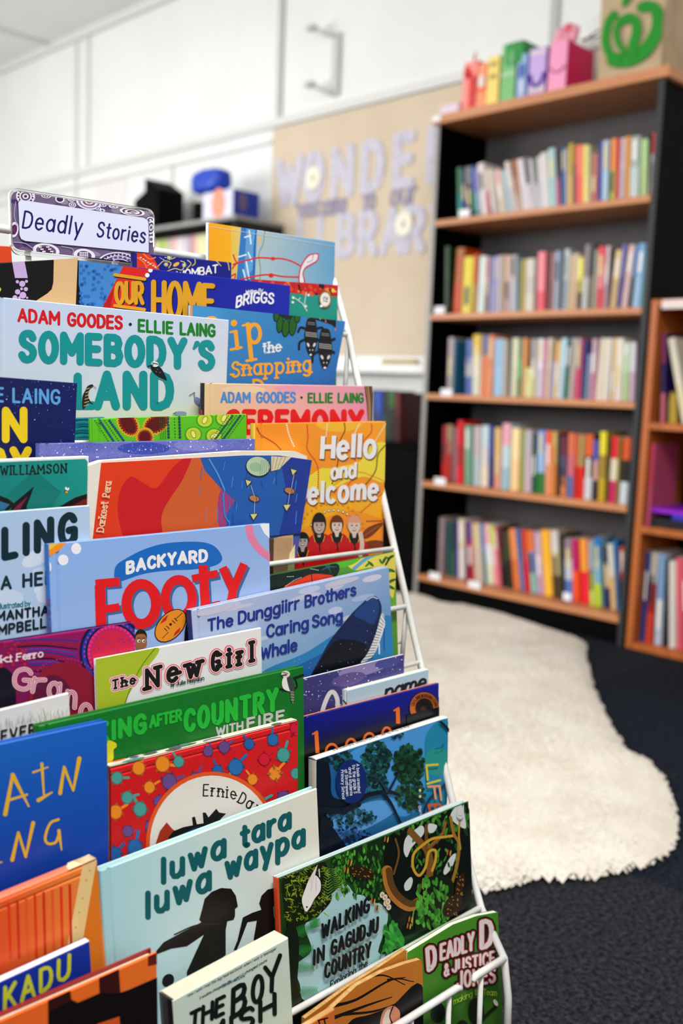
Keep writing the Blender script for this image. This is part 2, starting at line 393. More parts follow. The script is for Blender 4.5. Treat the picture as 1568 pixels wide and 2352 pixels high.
# ------------------------------------------------------------------ a face-out book on the rack
def tilt_of(P, px_top, px_bot):
    lo, hi = -12., 30.; tgt = np.array(px_bot, float)
    g = lambda t: (lambda q: (q-np.array(px_top))[0]/(q-np.array(px_top))[1])(proj(P-np.array([0, math.sin(math.radians(t)), math.cos(math.radians(t))])*.05))-(tgt[0]-px_top[0])/(tgt[1]-px_top[1])
    for _ in range(40):
        mid = (lo+hi)/2
        if g(mid) > 0: hi = mid
        else: lo = mid
    return lo
class Book:
    def __init__(s, name, label, TL, TR, Y, tilt=5, bottom=None, height=None, thick=.009, hard=True, cover='ffffff', grad=None,
                 spine=None, back=None, spine_at='left', outline=None, YR=None, pages=PAPER, gloss=True, group=None, pages_outline=None):
        YR = Y if YR is None else YR
        L = onY(TL, Y); R = onY(TR, YR); u = R-L; s.w = np.linalg.norm(u); u /= s.w
        t = math.radians(tilt); v = np.array([0, math.sin(t), math.cos(t)]); v -= u*(u@v); v /= np.linalg.norm(v); n = np.cross(u, v)
        s.h = height if height else (min(L[2], R[2])-bottom)/v[2]
        s.O, s.u, s.v, s.n = L, u, v, n; s.thick = thick; s.hard = hard
        base = L+u*s.w/2-v*s.h
        Rm = Matrix(((u[0], n[0]*-1, v[0]), (u[1], -n[1], v[1]), (u[2], -n[2], v[2])))
        s.root = empty(name, base, Rm); tag(s.root, label, 'book', group or 'face-out books on the wire rack')
        if outline: out = [s.uv(p) for p in outline]
        else: out = [(0, 0), (0, -s.h), (s.w, -s.h), (s.w, 0)]
        s.pgo = [s.uv(p) for p in pages_outline] if pages_outline else None
        s.outl = [np.array(p, float) for p in out]; s.rect = outline is None
        s.art = Art(s.uv, out); s.cover = cover; s.grad = grad; s.spinec = spine or cover; s.backc = back or cover; s.spine_at = spine_at
        s.pages = pages; s.gloss = gloss; s.stk = []
        s.sart = Art(lambda p: p, [(0, 0), (thick, 0), (thick, -s.h), (0, -s.h)] if spine_at == 'left' else [(0, 0), (s.w, 0), (s.w, thick), (0, thick)])
    def uv(s, p):
        d = ray(p); k = ((s.O-CAMP)@s.n)/(d@s.n); q = CAMP+d*k-s.O
        return (q@s.u, q@s.v)
    def loc(s, a, b, c):       # u, v, outwards  ->  child coordinates (x = u, y = into the book, z = up)
        return (a-s.w/2, -c, b+s.h)
    def sticker(s, name):
        a = Art(s.uv, s.outl); a.z = s.art.z+.0006; s.stk.append((name, a)); return a
    def done(s):
        bt = .0024 if s.hard else .0006; lip = .003 if s.hard else .0
        M = PRINT if s.gloss else MATTE
        # front cover with joint groove beside the spine
        mb = MB(); o = s.outl; n = len(o)
        def cc(p):
            if not s.grad: return lin(s.cover)
            a = min(1, max(0, p[0]/s.w)); b = min(1, max(0, -p[1]/s.gh if hasattr(s, 'gh') else -p[1]/s.h)); g = [np.array(lin(c)) for c in s.grad]
            return tuple((g[0]*(1-a)+g[1]*a)*(1-b)+(g[2]*(1-a)+g[3]*a)*b)
        V = []; F = []; C = []
        def quad(pts, cols): k = len(V); V.extend(s.loc(*p) for p in pts); F.append(list(range(k, k+len(pts)))); C.extend(cols)
        if s.rect:
            if s.hard and s.spine_at == 'left': us = [(0, -.0012), (.0015, -.0002), (.006, 0), (.0072, -.0009), (.0088, -.0009), (.0105, 0)]
            else: us = [(0, -.0004), (.0006, 0)]
            us += [(s.w*k/6+.0105*(1-k/6), 0) for k in range(1, 6)]+[(s.w-.0006, 0), (s.w, -.0006)]
            if s.hard and s.spine_at == 'top': vs_ = [(0, -.0016), (-.002, 0), (-.006, 0), (-.0075, -.0009), (-.009, 0)]
            else: vs_ = [(0, -.0006), (-.0006, 0)]
            vs_ += [(-s.h*k/6, 0) for k in range(1, 7)]
            for i in range(len(us)-1):
                for j in range(len(vs_)-1):
                    P = [(us[a][0], vs_[b][0], us[a][1]+vs_[b][1]) for a, b in ((i, j), (i, j+1), (i+1, j+1), (i+1, j))]
                    quad(P, [cc(p) for p in P])
        else: quad([(p[0], p[1], 0) for p in o], [cc(p) for p in o])
        A = sum(o[i][0]*o[(i+1) % n][1]-o[(i+1) % n][0]*o[i][1] for i in range(n))
        oo = o if A > 0 else o[::-1]
        ec = lin(s.cover) if not s.grad else lin(s.grad[0])
        e0 = -.0006 if s.rect else 0
        for i in range(n):
            a, b = oo[i], oo[(i+1) % n]; k0 = e0
            quad([(a[0], a[1], k0), (a[0], a[1], -bt), (b[0], b[1], -bt), (b[0], b[1], k0)], [cc(a), cc(a), cc(b), cc(b)])
        quad([(p[0], p[1], -bt) for p in oo[::-1]], [lin('e8e4dc')]*n)
        k = len(V); V += [s.loc(*p) for p in s.art.v]; F += [[i+k for i in f] for f in s.art.f]; C += s.art.c
        fc = mesh_obj('front_cover', V, F, M, s.root, None, C)
        for nm, a in s.stk:
            k = len(a.v); mesh_obj(nm, [s.loc(*p) for p in a.v], a.f, M, fc, None, a.c)
        T = s.thick
        def slab(name, poly, z0, z1, mats, col):
            b = MB(); b.prism([s.loc(p[0], p[1], z0) for p in poly], tuple(np.array(s.loc(0, 0, z1))-np.array(s.loc(0, 0, z0))), 0, col)
            return b.build(name, mats, s.root)
        c0 = np.mean(oo, 0)
        slab('back_cover', oo, -T+bt, -T, M, s.backc)
        if s.rect:
            i0 = .002 if s.spine_at == 'left' else lip; i1 = .002 if s.spine_at == 'top' else lip
            pg = [(i0, -i1), (i0, -s.h+lip), (s.w-lip, -s.h+lip), (s.w-lip, -i1)][::1]
        else: pg = [tuple(c0+(p-c0)*(1-(.022 if s.hard else .006))) for p in oo]
        if s.pgo: pg = s.pgo[::-1]
        slab('page_block', pg, -bt-.0001, -T+bt+.0001, s.pages, None)
        # spine
        V = []; F = []; C = []
        if s.rect and T > .004:
            if s.spine_at == 'left': prof = [(0, 0, -.0012), (-.0012, 0, -T*.3), (-.0012, 0, -T*.7), (0, 0, -T)]
            else: prof = [(0, 0, -.0016), (0, .0012, -T*.3), (0, .0012, -T*.7), (0, 0, -T)]
            for i in range(3):
                a, b = prof[i], prof[i+1]
                if s.spine_at == 'left': quad([(b[0], 0, b[2]), (b[0], -s.h, b[2]), (a[0], -s.h, a[2]), (a[0], 0, a[2])], [lin(s.spinec)]*4)
                else: quad([(0, a[1], a[2]), (s.w, a[1], a[2]), (s.w, b[1], b[2]), (0, b[1], b[2])], [lin(s.spinec)]*4)
            for p0_ in ((0, 0, 0), (0, -s.h, 0)) if s.spine_at == 'left' else ((0, 0, 0), (s.w, 0, 0)):
                quad([(q[0]+p0_[0], q[1]+p0_[1], q[2]) for q in prof], [lin(s.spinec)]*4)
            k = len(V)
            V += [s.loc(-.0012-p[2], p[1], -T+p[0]) if s.spine_at == 'left' else s.loc(p[0], .0012+p[2], -p[1]) for p in s.sart.v]
            F += [[i+k for i in f] for f in s.sart.f]; C += s.sart.c
            mesh_obj('spine', V, F, M, s.root, None, C)
        return s.root
# ------------------------------------------------------------------ the room
XB = 2.915; XW = 3.225; CEIL = 2.9; YE = 7.0
def carpet():
    M = bpy.data.materials.new('carpet_tiles'); M.use_nodes = True; nt = M.node_tree; b = nt.nodes['Principled BSDF']
    N = nt.nodes.new; Lk = nt.links.new
    tc = N('ShaderNodeTexCoord'); b.inputs['Roughness'].default_value = .95; b.inputs['Specular IOR Level'].default_value = .1
    mp = N('ShaderNodeMapping'); mp.inputs['Location'].default_value = (-.02, .13, .1); mp.inputs['Scale'].default_value = (2, 2, 2)
    Lk(tc.outputs['Object'], mp.inputs[0])
    sn = N('ShaderNodeVectorMath'); sn.operation = 'FLOOR'; Lk(mp.outputs[0], sn.inputs[0])
    wn = N('ShaderNodeTexWhiteNoise'); Lk(sn.outputs[0], wn.inputs[0])
    r1 = N('ShaderNodeValToRGB'); e = r1.color_ramp.elements
    e[0].position = 0; e[0].color = (*lin('171b22'), 1); e[1].position = 1; e[1].color = (*lin('282628'), 1)
    k = e.new(.6); k.color = (*lin('191d25'), 1); Lk(wn.outputs['Value'], r1.inputs[0])
    n1 = N('ShaderNodeTexNoise'); n1.inputs['Scale'].default_value = 120; n1.inputs['Detail'].default_value = 8; n1.inputs['Roughness'].default_value = .75
    Lk(tc.outputs['Object'], n1.inputs[0])
    r2 = N('ShaderNodeValToRGB'); r2.color_ramp.elements[0].position = .40; r2.color_ramp.elements[0].color = (.12, .12, .12, 1)
    r2.color_ramp.elements[1].position = .64; r2.color_ramp.elements[1].color = (2.3, 2.5, 2.8, 1); Lk(n1.outputs[0], r2.inputs[0])
    mx = N('ShaderNodeMix'); mx.data_type = 'RGBA'; mx.blend_type = 'MULTIPLY'; mx.inputs[0].default_value = 1
    Lk(r1.outputs[0], mx.inputs[6]); Lk(r2.outputs[0], mx.inputs[7]); Lk(mx.outputs[2], b.inputs['Base Color'])
    bp = N('ShaderNodeBump'); bp.inputs['Strength'].default_value = .8; bp.inputs['Distance'].default_value = .004
    Lk(n1.outputs[0], bp.inputs['Height']); Lk(bp.outputs[0], b.inputs['Normal']); return M
mb = MB(); mb.box((-3.2, -2.6, -.06), (XW+.1, YE, 0)); structure('floor', mb, carpet())
mb = MB(); mb.box((XW, -2.6, 0), (XW+.1, YE, CEIL)); structure('wall_back', mb, WALLM)
mb = MB(); mb.box((-3.2, YE, 0), (XW+.1, YE+.1, CEIL)); structure('wall_left', mb, WALLM)
mb = MB(); mb.box((-3.2, -2.6, CEIL), (XW+.1, YE, CEIL+.08)); structure('ceiling', mb, CEILM)
tn = [0]
def trim(a, b, m_=TRIMM):
    tn[0] += 1; mb = MB(); mb.box(a, b); structure('trim_%d' % tn[0], mb, m_)
XT = XW-.012
trim((XW-.03, -2.6, CEIL-.05), (XW, YE, CEIL))                    # cornice
trim((XT, 3.765, 2.095), (XW, 3.80, CEIL-.05), mat('seam_strip', 'b9b9b9', .6, .3))
trim((XT, 5.55, 2.095), (XW, 5.58, CEIL-.05)); trim((XT, 5.69, 1.3), (XW, 5.72, CEIL-.05))
trim((XT, 2.21, 2.095), (XW, 2.245, CEIL-.05), mat('seam_strip'))
trim((XW-.02, 2.0, 2.055), (XW, YE, 2.095)); trim((XW-.016, 3.82, 1.985), (XW, YE, 2.0))
trim((XT, 4.66, 1.5), (XW, 4.675, 1.985))
trim((-3.2, 5.98, CEIL-.012), (XW-.03, 6.03, CEIL))               # ceiling batten
mb = MB(); mb.box((XW-.014, 2.5, 0), (XW, 5, .1)); o = structure('baseboard_back', mb, TRIMM)
# far left wall is plain, no window built into it
# pinboard
mb = MB(); mb.box((XW-.014, 2.30, .965), (XW-.001, 3.815, 2.05), bev=.003)
pb = mb.build('pinboard', mat('tan_fabric_board', 'd6c5ae', .9, .1, noise=(4, 'd1bfa7', (1, 1, 1)), bump=(220, .15, .002)))
tag(pb, 'large tan fabric pinboard with pale lilac paper lettering on the white wall', 'pinboard')
mb = MB(); mb.box((XW-.085, 2.545, .885), (XW-.001, 3.70, .925), bev=.004); mb.box((XW-.03, 2.545, .925), (XW-.001, 3.70, .962), bev=.002)
lg = mb.build('ledge', mat('ledge_paint', 'eeeeee', .5, .3)); tag(lg, 'white painted ledge running along the wall under the tan pinboard', 'ledge')
mb = MB(); mb.box((XW-.06, 2.79, .9252), (XW-.032, 2.985, .945), bev=.002)
o = mb.build('wooden_block', mat('mustard_wood', 'a8904a', .6, .3)); tag(o, 'mustard coloured flat wooden strip lying on the white ledge', 'strip')

# cut-out paper letters
LET = mat('lilac_paper', 'd0ccd8', .8, .2, noise=(45, 'c0bccb', (1, 1, 1))); LETD = mat('mauve_paper', 'aea6ba', .8, .2, noise=(50, '9a92a8', (1, 1, 1)))
def wall_text(ch, y, z, h, w, M, wx=1.0, t=.003, x=XW-.0145):
    """strip-cut letter; y = left end (larger y is further left in the picture)"""
    mb = MB(); gw, paths = glyph_paths(ch); s_ = h/10
    for P, cl in paths:
        A = Art(lambda p: p, [(-9, -9), (9, -9), (9, 9), (-9, 9)], 0)
        A.L([(g[0]*s_*wx, g[1]*s_) for g in P], w, 'ffffff', closed=cl)
        for k_, f in enumerate(A.f):
            pts = [(x, y-A.v[i][0], z+A.v[i][1]) for i in f]; mb.prism(pts, (-t-.00012*len(mb.f) % .004, 0, 0))
    return mb, gw*s_*wx
def spot(p): q = onX(p, XW-.0145); return q[1], q[2]
row1 = [('W', (640, 462), 'first of the big top row, cut by the board edge'), ('O', (690, 445), 'with a white flower in its centre'), ('N', (738, 428), 'third of the big top row'),
        ('D', (790, 432), 'fourth of the big top row'), ('E', (862, 425), 'fifth of the big top row'), ('R', (926, 414), 'sixth of the big top row')]
seqs = [('WONDER', (634, 468), (1062, 398), .188, .05, 'big top row of the tan board'), ('LIBRARY', (680, 590), (1040, 568), .165, .044, 'big bottom row of the tan board')]
ordn = ['first', 'second', 'third', 'fourth', 'fifth', 'sixth', 'seventh', 'eighth', 'ninth', 'tenth']
for word, a, b, h, w, where in seqs:
    ya, za = spot(a); yb, zb = spot(b); k = len(word)
    for i, ch in enumerate(word):
        t = i/k; y = ya+(yb-ya)*t; z = za+(zb-za)*t
        mb, _ = wall_text(ch, y-.02, z, h, w, LET, .95)
        o = mb.build('paper_letter', LET); tag(o, 'pale lilac paper letter %s, %s letter of the %s' % (ch, ordn[i], where), 'letter', 'large paper letters on the pinboard')
for word, a, b, h in (('welcome', (684, 501), (800, 487), .085), ('to', (834, 482), (866, 476), .085), ('our', (898, 472), (962, 463), .085)):
    ya, za = spot(a); yb, zb = spot(b); tot = sum(GL[c][0]+2.4 for c in word); x = 0; mb = MB()
    for c in word:
        t = x/tot; m2, _ = wall_text(c, ya+(yb-ya)*t, za+(zb-za)*t, h, .016, LETD, abs(yb-ya)/tot*10/h); mb.add(m2.v, m2.f); x += GL[c][0]+2.4
    o = mb.build('paper_word', LETD); tag(o, 'mauve handwritten paper word "%s" between the two big lettered rows' % word, 'word', 'small paper words on the pinboard')
for (p, lb) in (((722, 410), 'upper row letter O'), ((930, 515), 'lower row letter A')):
    y, z = spot(p); mb = MB()
    for k in range(8):
        a = k*math.pi/4; mb.prism([(XW-.021, y+.03*math.cos(a)+.022*math.cos(b), z+.034*math.sin(a)+.022*math.sin(b)) for b in np.linspace(0, 2*math.pi, 10)[:-1]], (-.003-.0004*k, 0, 0))
    o = mb.build('paper_flower', mat('cream_paper', 'f0ead8', .8, .2)); tag(o, 'cream paper flower pinned over the %s' % lb, 'flower', 'paper flowers on the pinboard')

# wall bracket with two arms
r = empty('wall_bracket', (XW, 3.39, 2.1)); tag(r, 'white metal wall bracket with two short arms above the tan pinboard', 'bracket')
G_ = mat('bracket_paint', 'c9c8c4', .45, .5)
mb = MB(); mb.box((-.02, -.022, .03), (0, .022, .30), bev=.003)
for k in range(6): mb.box((-.024, -.006, .06+.04*k), (-.019, .006, .075+.04*k))
mb.build('wall_plate', G_, r)
for dz in (.045, .29):
    mb = MB(); mb.tube(catmull([(-.015, 0, dz), (-.035, .02, dz+.0), (-.055, .05, dz+.012), (-.07, .08, dz+.03)], False, 4), .009)
    mb.ell((-.075, .10, dz+.036), (.025, .035, .016)); mb.build('arm', G_, r, True)
mb = MB(); mb.box((XW-.004, 5.13, 1.74), (XW-.0005, 5.47, 1.98)); o = mb.build('paper_notice', mat('pink_notice', 'e2dcdd', .8, .2)); tag(o, 'pale pink paper notice on the far white wall behind the sign', 'notice')

# ------------------------------------------------------------------ the tall black bookcase
DEP = .30
bc = empty('tall_bookcase', (XB+.15, 2.06, 0)); tag(bc, 'tall black bookcase with beech shelves full of paperbacks standing against the wall', 'bookcase')
OFF = (XB+.15, 2.06, 0)
YL, YR_ = 2.52, 1.597
def part(name, boxes, mats, parent, off, bev=.0015):
    mb = MB()
    for b in boxes: mb.box(b[0], b[1], b[2] if len(b) > 2 else 0, None, bev)
    return mb.build(name, mats, parent, False, off)
part('top_board', [((XB-.012, YR_-.018, 1.803), (XB+DEP, YL+.008, 1.836))], WOOD, bc, OFF)
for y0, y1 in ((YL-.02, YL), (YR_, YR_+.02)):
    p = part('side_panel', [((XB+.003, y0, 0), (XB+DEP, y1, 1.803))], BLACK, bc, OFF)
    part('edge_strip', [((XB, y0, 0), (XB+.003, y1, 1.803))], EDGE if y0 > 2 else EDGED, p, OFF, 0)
part('back_panel', [((XB+DEP-.012, YR_+.02, .06), (XB+DEP-.002, YL-.02, 1.803))], BACKP, bc, OFF)
part('plinth', [((XB+.012, YR_+.02, 0), (XB+.03, YL-.02, .072))], BLACK, bc, OFF)
SHZ = [1.455, 1.107, .806, .467, .096]
for z in SHZ: part('shelf', [((XB, YR_+.02, z-.022), (XB+DEP-.012, YL-.02, z))], WOOD, bc, OFF)
LAB = mat('white_label', 'e9e6ea', .5, .3)
def shelf_label(px, w, where, X=XB):
    q = onX(px, X-.001); mb = MB(); mb.box((X-.0018, q[1]-w/2, q[2]-.014), (X-.0003, q[1]+w/2, q[2]+.013))
    o = mb.build('shelf_label', LAB); tag(o, 'small white label on the edge of the %s' % where, 'label', 'white shelf edge labels')
for px, w, wh in (((1066, 489), .05, 'topmost inner shelf'), ((1009, 712), .05, 'second shelf of the tall bookcase'), ((1025, 901), .055, 'third shelf of the tall bookcase'),
                  ((1010, 1105), .055, 'fourth shelf of the tall bookcase'), ((998, 1323), .055, 'bottom shelf, nearer its left end'), ((1089, 1343), .055, 'bottom shelf, second from its left end'),
                  ((1302, 1370), .032, 'bottom shelf, right of its middle')): shelf_label(px, w, wh)

# ------------------------------------------------------------------ low orange bookcase at the right
b2 = empty('low_bookcase', (XB+.13, 1.0, 0)); tag(b2, 'low orange wooden bookcase cut by the right edge beside the tall black one', 'bookcase')
OF2 = (XB+.13, 1.0, 0); XO = XB-.005
part('side_panel', [((XO, 1.558, 0), (XO+.27, 1.583, 1.128))], WOODO, b2, OF2)
part('side_panel', [((XO, .50, 0), (XO+.27, .525, 1.128))], WOODO, b2, OF2)
part('top_board', [((XO, .525, 1.105), (XO+.27, 1.558, 1.128))], WOODO, b2, OF2)
part('back_panel', [((XO+.255, .525, .0), (XO+.268, 1.558, 1.105))], BLACK, b2, OF2)
SH2 = [.742, .408, .022]
for z in SH2: part('shelf', [((XO, .525, z-.022), (XO+.255, 1.558, z))], WOODO, b2, OF2)
mb = MB(); mb.box((XO-.003, 1.1, 1.098), (XO-.0003, 1.545, 1.126)); o = mb.build('shelf_label', mat('pink_label', 'e0cfcc', .6, .3)); tag(o, 'long pale label strip on the top edge of the low orange bookcase', 'label')

# ------------------------------------------------------------------ black bookcase far behind
b3 = empty('black_bookcase', (XB+.15, 4.6, 0)); tag(b3, 'black bookcase of pale books far behind the rack on the left', 'bookcase')
OF3 = (XB+.15, 4.6, 0); q3 = onX((541, 493), XB)
Y3 = q3[1]; Z3 = q3[2]; GT = mat('grey_top', '9a9896', .5, .4)
mb = MB(); mb.box((XB-.003, Y3, Z3-.018), (XB+.30, Y3+1.35, Z3)); mb.build('top_board', GT, b3, False, OF3)
for y in (Y3, Y3+1.33): part('side_panel', [((XB, y, 0), (XB+.30, y+.022, Z3-.018))], mat('dark_brown_panel', '1e1a18', .6, .3), b3, OF3)
part('back_panel', [((XB+.285, Y3+.022, 0), (XB+.298, Y3+1.33, Z3-.018))], BLACK, b3, OF3)
SFAR = Z3-.37
for z in (SFAR, SFAR-.36, SFAR-.72): part('shelf', [((XB, Y3+.022, z-.022), (XB+.285, Y3+1.33, z))], BLACK, b3, OF3)
part('fascia', [((XB-.002, Y3+.022, Z3-.05), (XB+.016, Y3+1.33, Z3-.018))], BLACK, b3, OF3)

# low black cabinet beside the tall bookcase
mb = MB(); c2 = empty('low_cabinet', (3.07, 2.9, 0)); tag(c2, 'low black cabinet standing between the wire rack and the tall bookcase', 'cabinet')
part('body', [((2.965, 2.575, 0), (3.205, 3.3, .585))], BLACK, c2, (3.07, 2.9, 0), .003)
part('top_board', [((2.96, 2.57, .585), (3.205, 3.305, .605))], BLACK, c2, (3.07, 2.9, 0), .003)

# ------------------------------------------------------------------ sheepskin rug
def rug():
    ZT = .03
    px = [(905, 1358), (975, 1364), (1035, 1384), (1080, 1374), (1130, 1370), (1200, 1402), (1290, 1445), (1345, 1462), (1350, 1490), (1362, 1540), (1385, 1590), (1420, 1662), (1437, 1680), (1440, 1700), (1500, 1730), (1545, 1790), (1564, 1850), (1566, 1890), (1545, 1935), (1500, 1965), (1400, 1985), (1330, 1995), (1240, 1995), (1180, 2012), (1110, 2020)]
    out = []
    for p in px:
        q = onZ(p, ZT); out.append((min(q[0], 2.90), q[1]))
    out += [(1.12, .98), (1.05, 1.2), (1.25, 1.6), (1.7, 2.0), (2.3, 2.45), (2.7, 2.62)]
    P = np.array(catmull(out, True, 6)); rng = np.random.RandomState(4)
    P = P+rng.normal(0, .0022, P.shape)
    c = P.mean(0)
    def inside(x, y):
        r = np.zeros(x.shape, bool); n = len(P); j = n-1
        for i in range(n):
            xi, yi = P[i]; xj, yj = P[j]
            r ^= ((yi > y) != (yj > y)) & (x < (xj-xi)*(y-yi)/(yj-yi+1e-12)+xi); j = i
        return r
    def dist(x, y):
        d = np.full(x.shape, 9.)
        for i in range(len(P)):
            a = P[i]; b = P[(i+1) % len(P)]; e = b-a; L2 = e@e+1e-12
            t = np.clip(((x-a[0])*e[0]+(y-a[1])*e[1])/L2, 0, 1); d = np.minimum(d, np.hypot(x-a[0]-t*e[0], y-a[1]-t*e[1]))
        return d
    gs = [(rng.uniform(2, 11), rng.uniform(0, 6.28), rng.uniform(0, 6.28)) for _ in range(26)]
    def hgt(x, y):
        h = 0
        for f_, a, ph in gs: h = h+np.sin(f_*(x*math.cos(a)+y*math.sin(a))*1.6+ph)/f_
        d = dist(x, y); k = 1-np.exp(-d/.035)
        return k*(.026+.007*h+.014*np.exp(-((x-2.87)/.16)**2))
    st = .016; xs = np.arange(P[:, 0].min(), P[:, 0].max(), st); ys = np.arange(P[:, 1].min(), P[:, 1].max(), st)
    Xg, Yg = np.meshgrid(xs, ys); I = inside(Xg, Yg); H = hgt(Xg, Yg)
    mb = MB(); idx = -np.ones(Xg.shape, int); V = []
    for i in range(Xg.shape[0]):
        for j in range(Xg.shape[1]):
            if I[i, j]: idx[i, j] = len(V); V.append((Xg[i, j], Yg[i, j], H[i, j]+.002))
    F = []
    for i in range(Xg.shape[0]-1):
        for j in range(Xg.shape[1]-1):
            q = [idx[i, j], idx[i, j+1], idx[i+1, j+1], idx[i+1, j]]
            if min(q) >= 0: F.append(q)
    # woolly tufts
    n = 130000; tx = rng.uniform(P[:, 0].min(), P[:, 0].max(), n); ty = rng.uniform(P[:, 1].min(), P[:, 1].max(), n); k = inside(tx, ty); tx = tx[k]; ty = ty[k]; kd = dist(tx, ty) > .007; tx = tx[kd]; ty = ty[kd]; tz = hgt(tx, ty)
    V = np.array(V); m = len(tx); base = len(V)
    ang = 1.5*np.sin(tx*7+ty*3)+1.3*np.sin(ty*9-tx*4)+rng.normal(0, .7, m)
    ln = rng.uniform(.005, .011, m); wd = rng.uniform(.0025, .005, m); dx = np.cos(ang); dy = np.sin(ang)
    rise = rng.uniform(.002, .007, m)
    A = np.stack([tx-dy*wd, ty+dx*wd, tz-.001], 1); B = np.stack([tx+dy*wd, ty-dx*wd, tz-.001], 1)
    Cc = np.stack([tx+dx*ln, ty+dy*ln, tz+rise*.6], 1); D = np.stack([tx+dx*ln*.45, ty+dy*ln*.45, tz+rise], 1)
    V = np.concatenate([V, np.stack([A, B, Cc, D], 1).reshape(-1, 3)])
    i0 = base+4*np.arange(m)
    T = np.stack([np.stack([i0, i0+1, i0+3], 1), np.stack([i0+1, i0+2, i0+3], 1), np.stack([i0+2, i0, i0+3], 1)], 1).reshape(-1, 3)
    F += T.tolist()
    off = np.array([c[0], c[1], 0]); V = V-off
    M = mat('sheepskin_wool', 'e3dbd0', .95, .1, noise=(9, 'd8cdbf', (1, 1, 1)))
    o = mesh_obj('sheepskin_rug', V, F, M, None, None, None, True); o.location = off
    tag(o, 'cream woolly sheepskin rug lying on the dark carpet in front of the tall bookcase', 'rug')
rug()

# ------------------------------------------------------------------ the white wire book rack
XR, XL = .90, .22
ND = {1: (.612, .165), 2: (.649, .212), 3: (.6985, .3225), 4: (.761, .484), 5: (.812, .618), 6: (.862, .75), 7: (.908, .881), 8: (.940, .952)}
rk = empty('wire_book_rack', (.56, .78, 0)); tag(rk, 'white wire tiered book rack crammed with face-out picture books in the foreground', 'book rack'); ORK = (.56, .78, 0)
def wire(name, paths, r=.0042, parent=rk):
    mb = MB()
    for p in paths: mb.tube(p, r, 0, 8)
    return mb.build(name, WIRE, parent, True, ORK)
for X in (XR, XL):
    sf = wire('side_frame', [[(X, .955, .957), (X, .940, .952)]+[(X, ND[k][0], ND[k][1]) for k in (7, 6, 5, 4, 3, 2, 1)]+[(X, .603, .12), (X, .598, .006)]], .0044)
    wire('rear_leg', [[(X, .955, .957), (X, 1.0, .5), (X, 1.03, .006)]], .0044)
    for yy, z0, z1 in ((.907, .878, .76), (.787, .55, .46)): wire('upright', [[(X-.001, yy, z0), (X-.001, yy+.004, z1)]], .003)
wire('top_rail', [[(XL, .955, .957), (XR, .955, .957)]], .0044)
xm = onY((628, 1400), .789)[0]; wire('middle_rail', [[(xm, .787, .38), (xm, .787, .540), (xm+.006, .787, .549), (XR, .787, .549)]], .0034)
for k in range(2, 8): wire('pocket_rail', [[(XL, ND[k][0], ND[k][1]), (XR, ND[k][0], ND[k][1])]], .0036 if k == 2 else .003)
TZ = {1: .028, 2: .10, 3: .235, 4: .37, 5: .505, 6: .64, 7: .77}
for k in range(1, 8):
    y0 = ND[k][0]+.004; y1 = ND[min(k+1, 8)][0]; z = TZ[k]-.003
    yk = ND[k][0]-(ND[k][1]-z)*.0
    wire('pocket_tray', [[(XL, y0-.012-(.01 if k > 1 else 0), z), (XR, y0-.012-(.01 if k > 1 else 0), z)], [(XL, y1-.008, z), (XR, y1-.008, z)]]+[[(XL+(XR-XL)*i/11, y0-.022, z), (XL+(XR-XL)*i/11, y1-.008, z)] for i in range(12)], .002)
# front fence of the lowest pocket, its rail broken in one place
FY = ND[1][0]; FZ = ND[1][1]
xb0 = onY((1082, 2266), FY)[0]; xb1 = onY((1048, 2285), FY)[0]
wire('front_rail', [[(XR, FY, FZ), (xb0+.006, FY, FZ), (xb0, FY-.002, FZ-.002)]], [.0044, .0044, .0025])
wire('front_rail', [[(xb1+.005, FY-.003, FZ-.001), (xb1, FY, FZ), (XL, FY, FZ)]], [.003, .0042, .0042])
for i, p in enumerate(((1030, 2300), (1103, 2258))):
    x = onY(p, FY)[0]; wire('fence_wire', [[(x, FY, FZ-.002), (x, FY-.004, .02)]], .003)
for i in range(1, 7):
    x = onY((1030, 2300), FY)[0]-.062*i; wire('fence_wire', [[(x, FY, FZ-.002), (x, FY-.004, .02)]], .003)
wire('bottom_rail', [[(XL, FY-.004, .02), (XR, FY-.012, .02)]], .0035)
# ------------------------------------------------------------------ face-out books on the rack
def zc(ox, oy, s): return lambda *a: [(ox+x/s, oy+y/s) for x, y in a]
Za = zc(0, 400, 3.136); Zb = zc(400, 480, 3.136); Zc_ = zc(0, 680, 2.851); Zd = zc(450, 840, 3.136); Ze = zc(0, 980, 3.136); Zf = zc(180, 1000, 2.703)
Zg = zc(0, 1400, 3.136); Zh = zc(430, 1180, 2.613); Zi = zc(0, 1520, 2.24); Zj = zc(600, 1480, 3.136); Zk = zc(0, 1850, 3.136); Zl = zc(200, 1850, 2.8); Zm = zc(600, 1800, 2.613); Zn = zc(880, 2000, 4.612)
def warp(b, px): return [b.uv(p) for p in px]
def arcpts(cx, cy, rx, ry, a0, a1, n=16): return [(cx+rx*math.cos(math.radians(a0+(a1-a0)*i/n)), cy+ry*math.sin(math.radians(a0+(a1-a0)*i/n))) for i in range(n+1)]
def along(pts, step):
    out = []; acc = 0
    for a, b in zip(pts[:-1], pts[1:]):
        l = math.dist(a, b); 
        while acc < l: out.append((a[0]+(b[0]-a[0])*acc/l, a[1]+(b[1]-a[1])*acc/l)); acc += step
        acc -= l
    return out
def dotline(A, pts, step, r, col, n=8): A.dots(along(catmull(pts, False, 8), step), r, col, n)

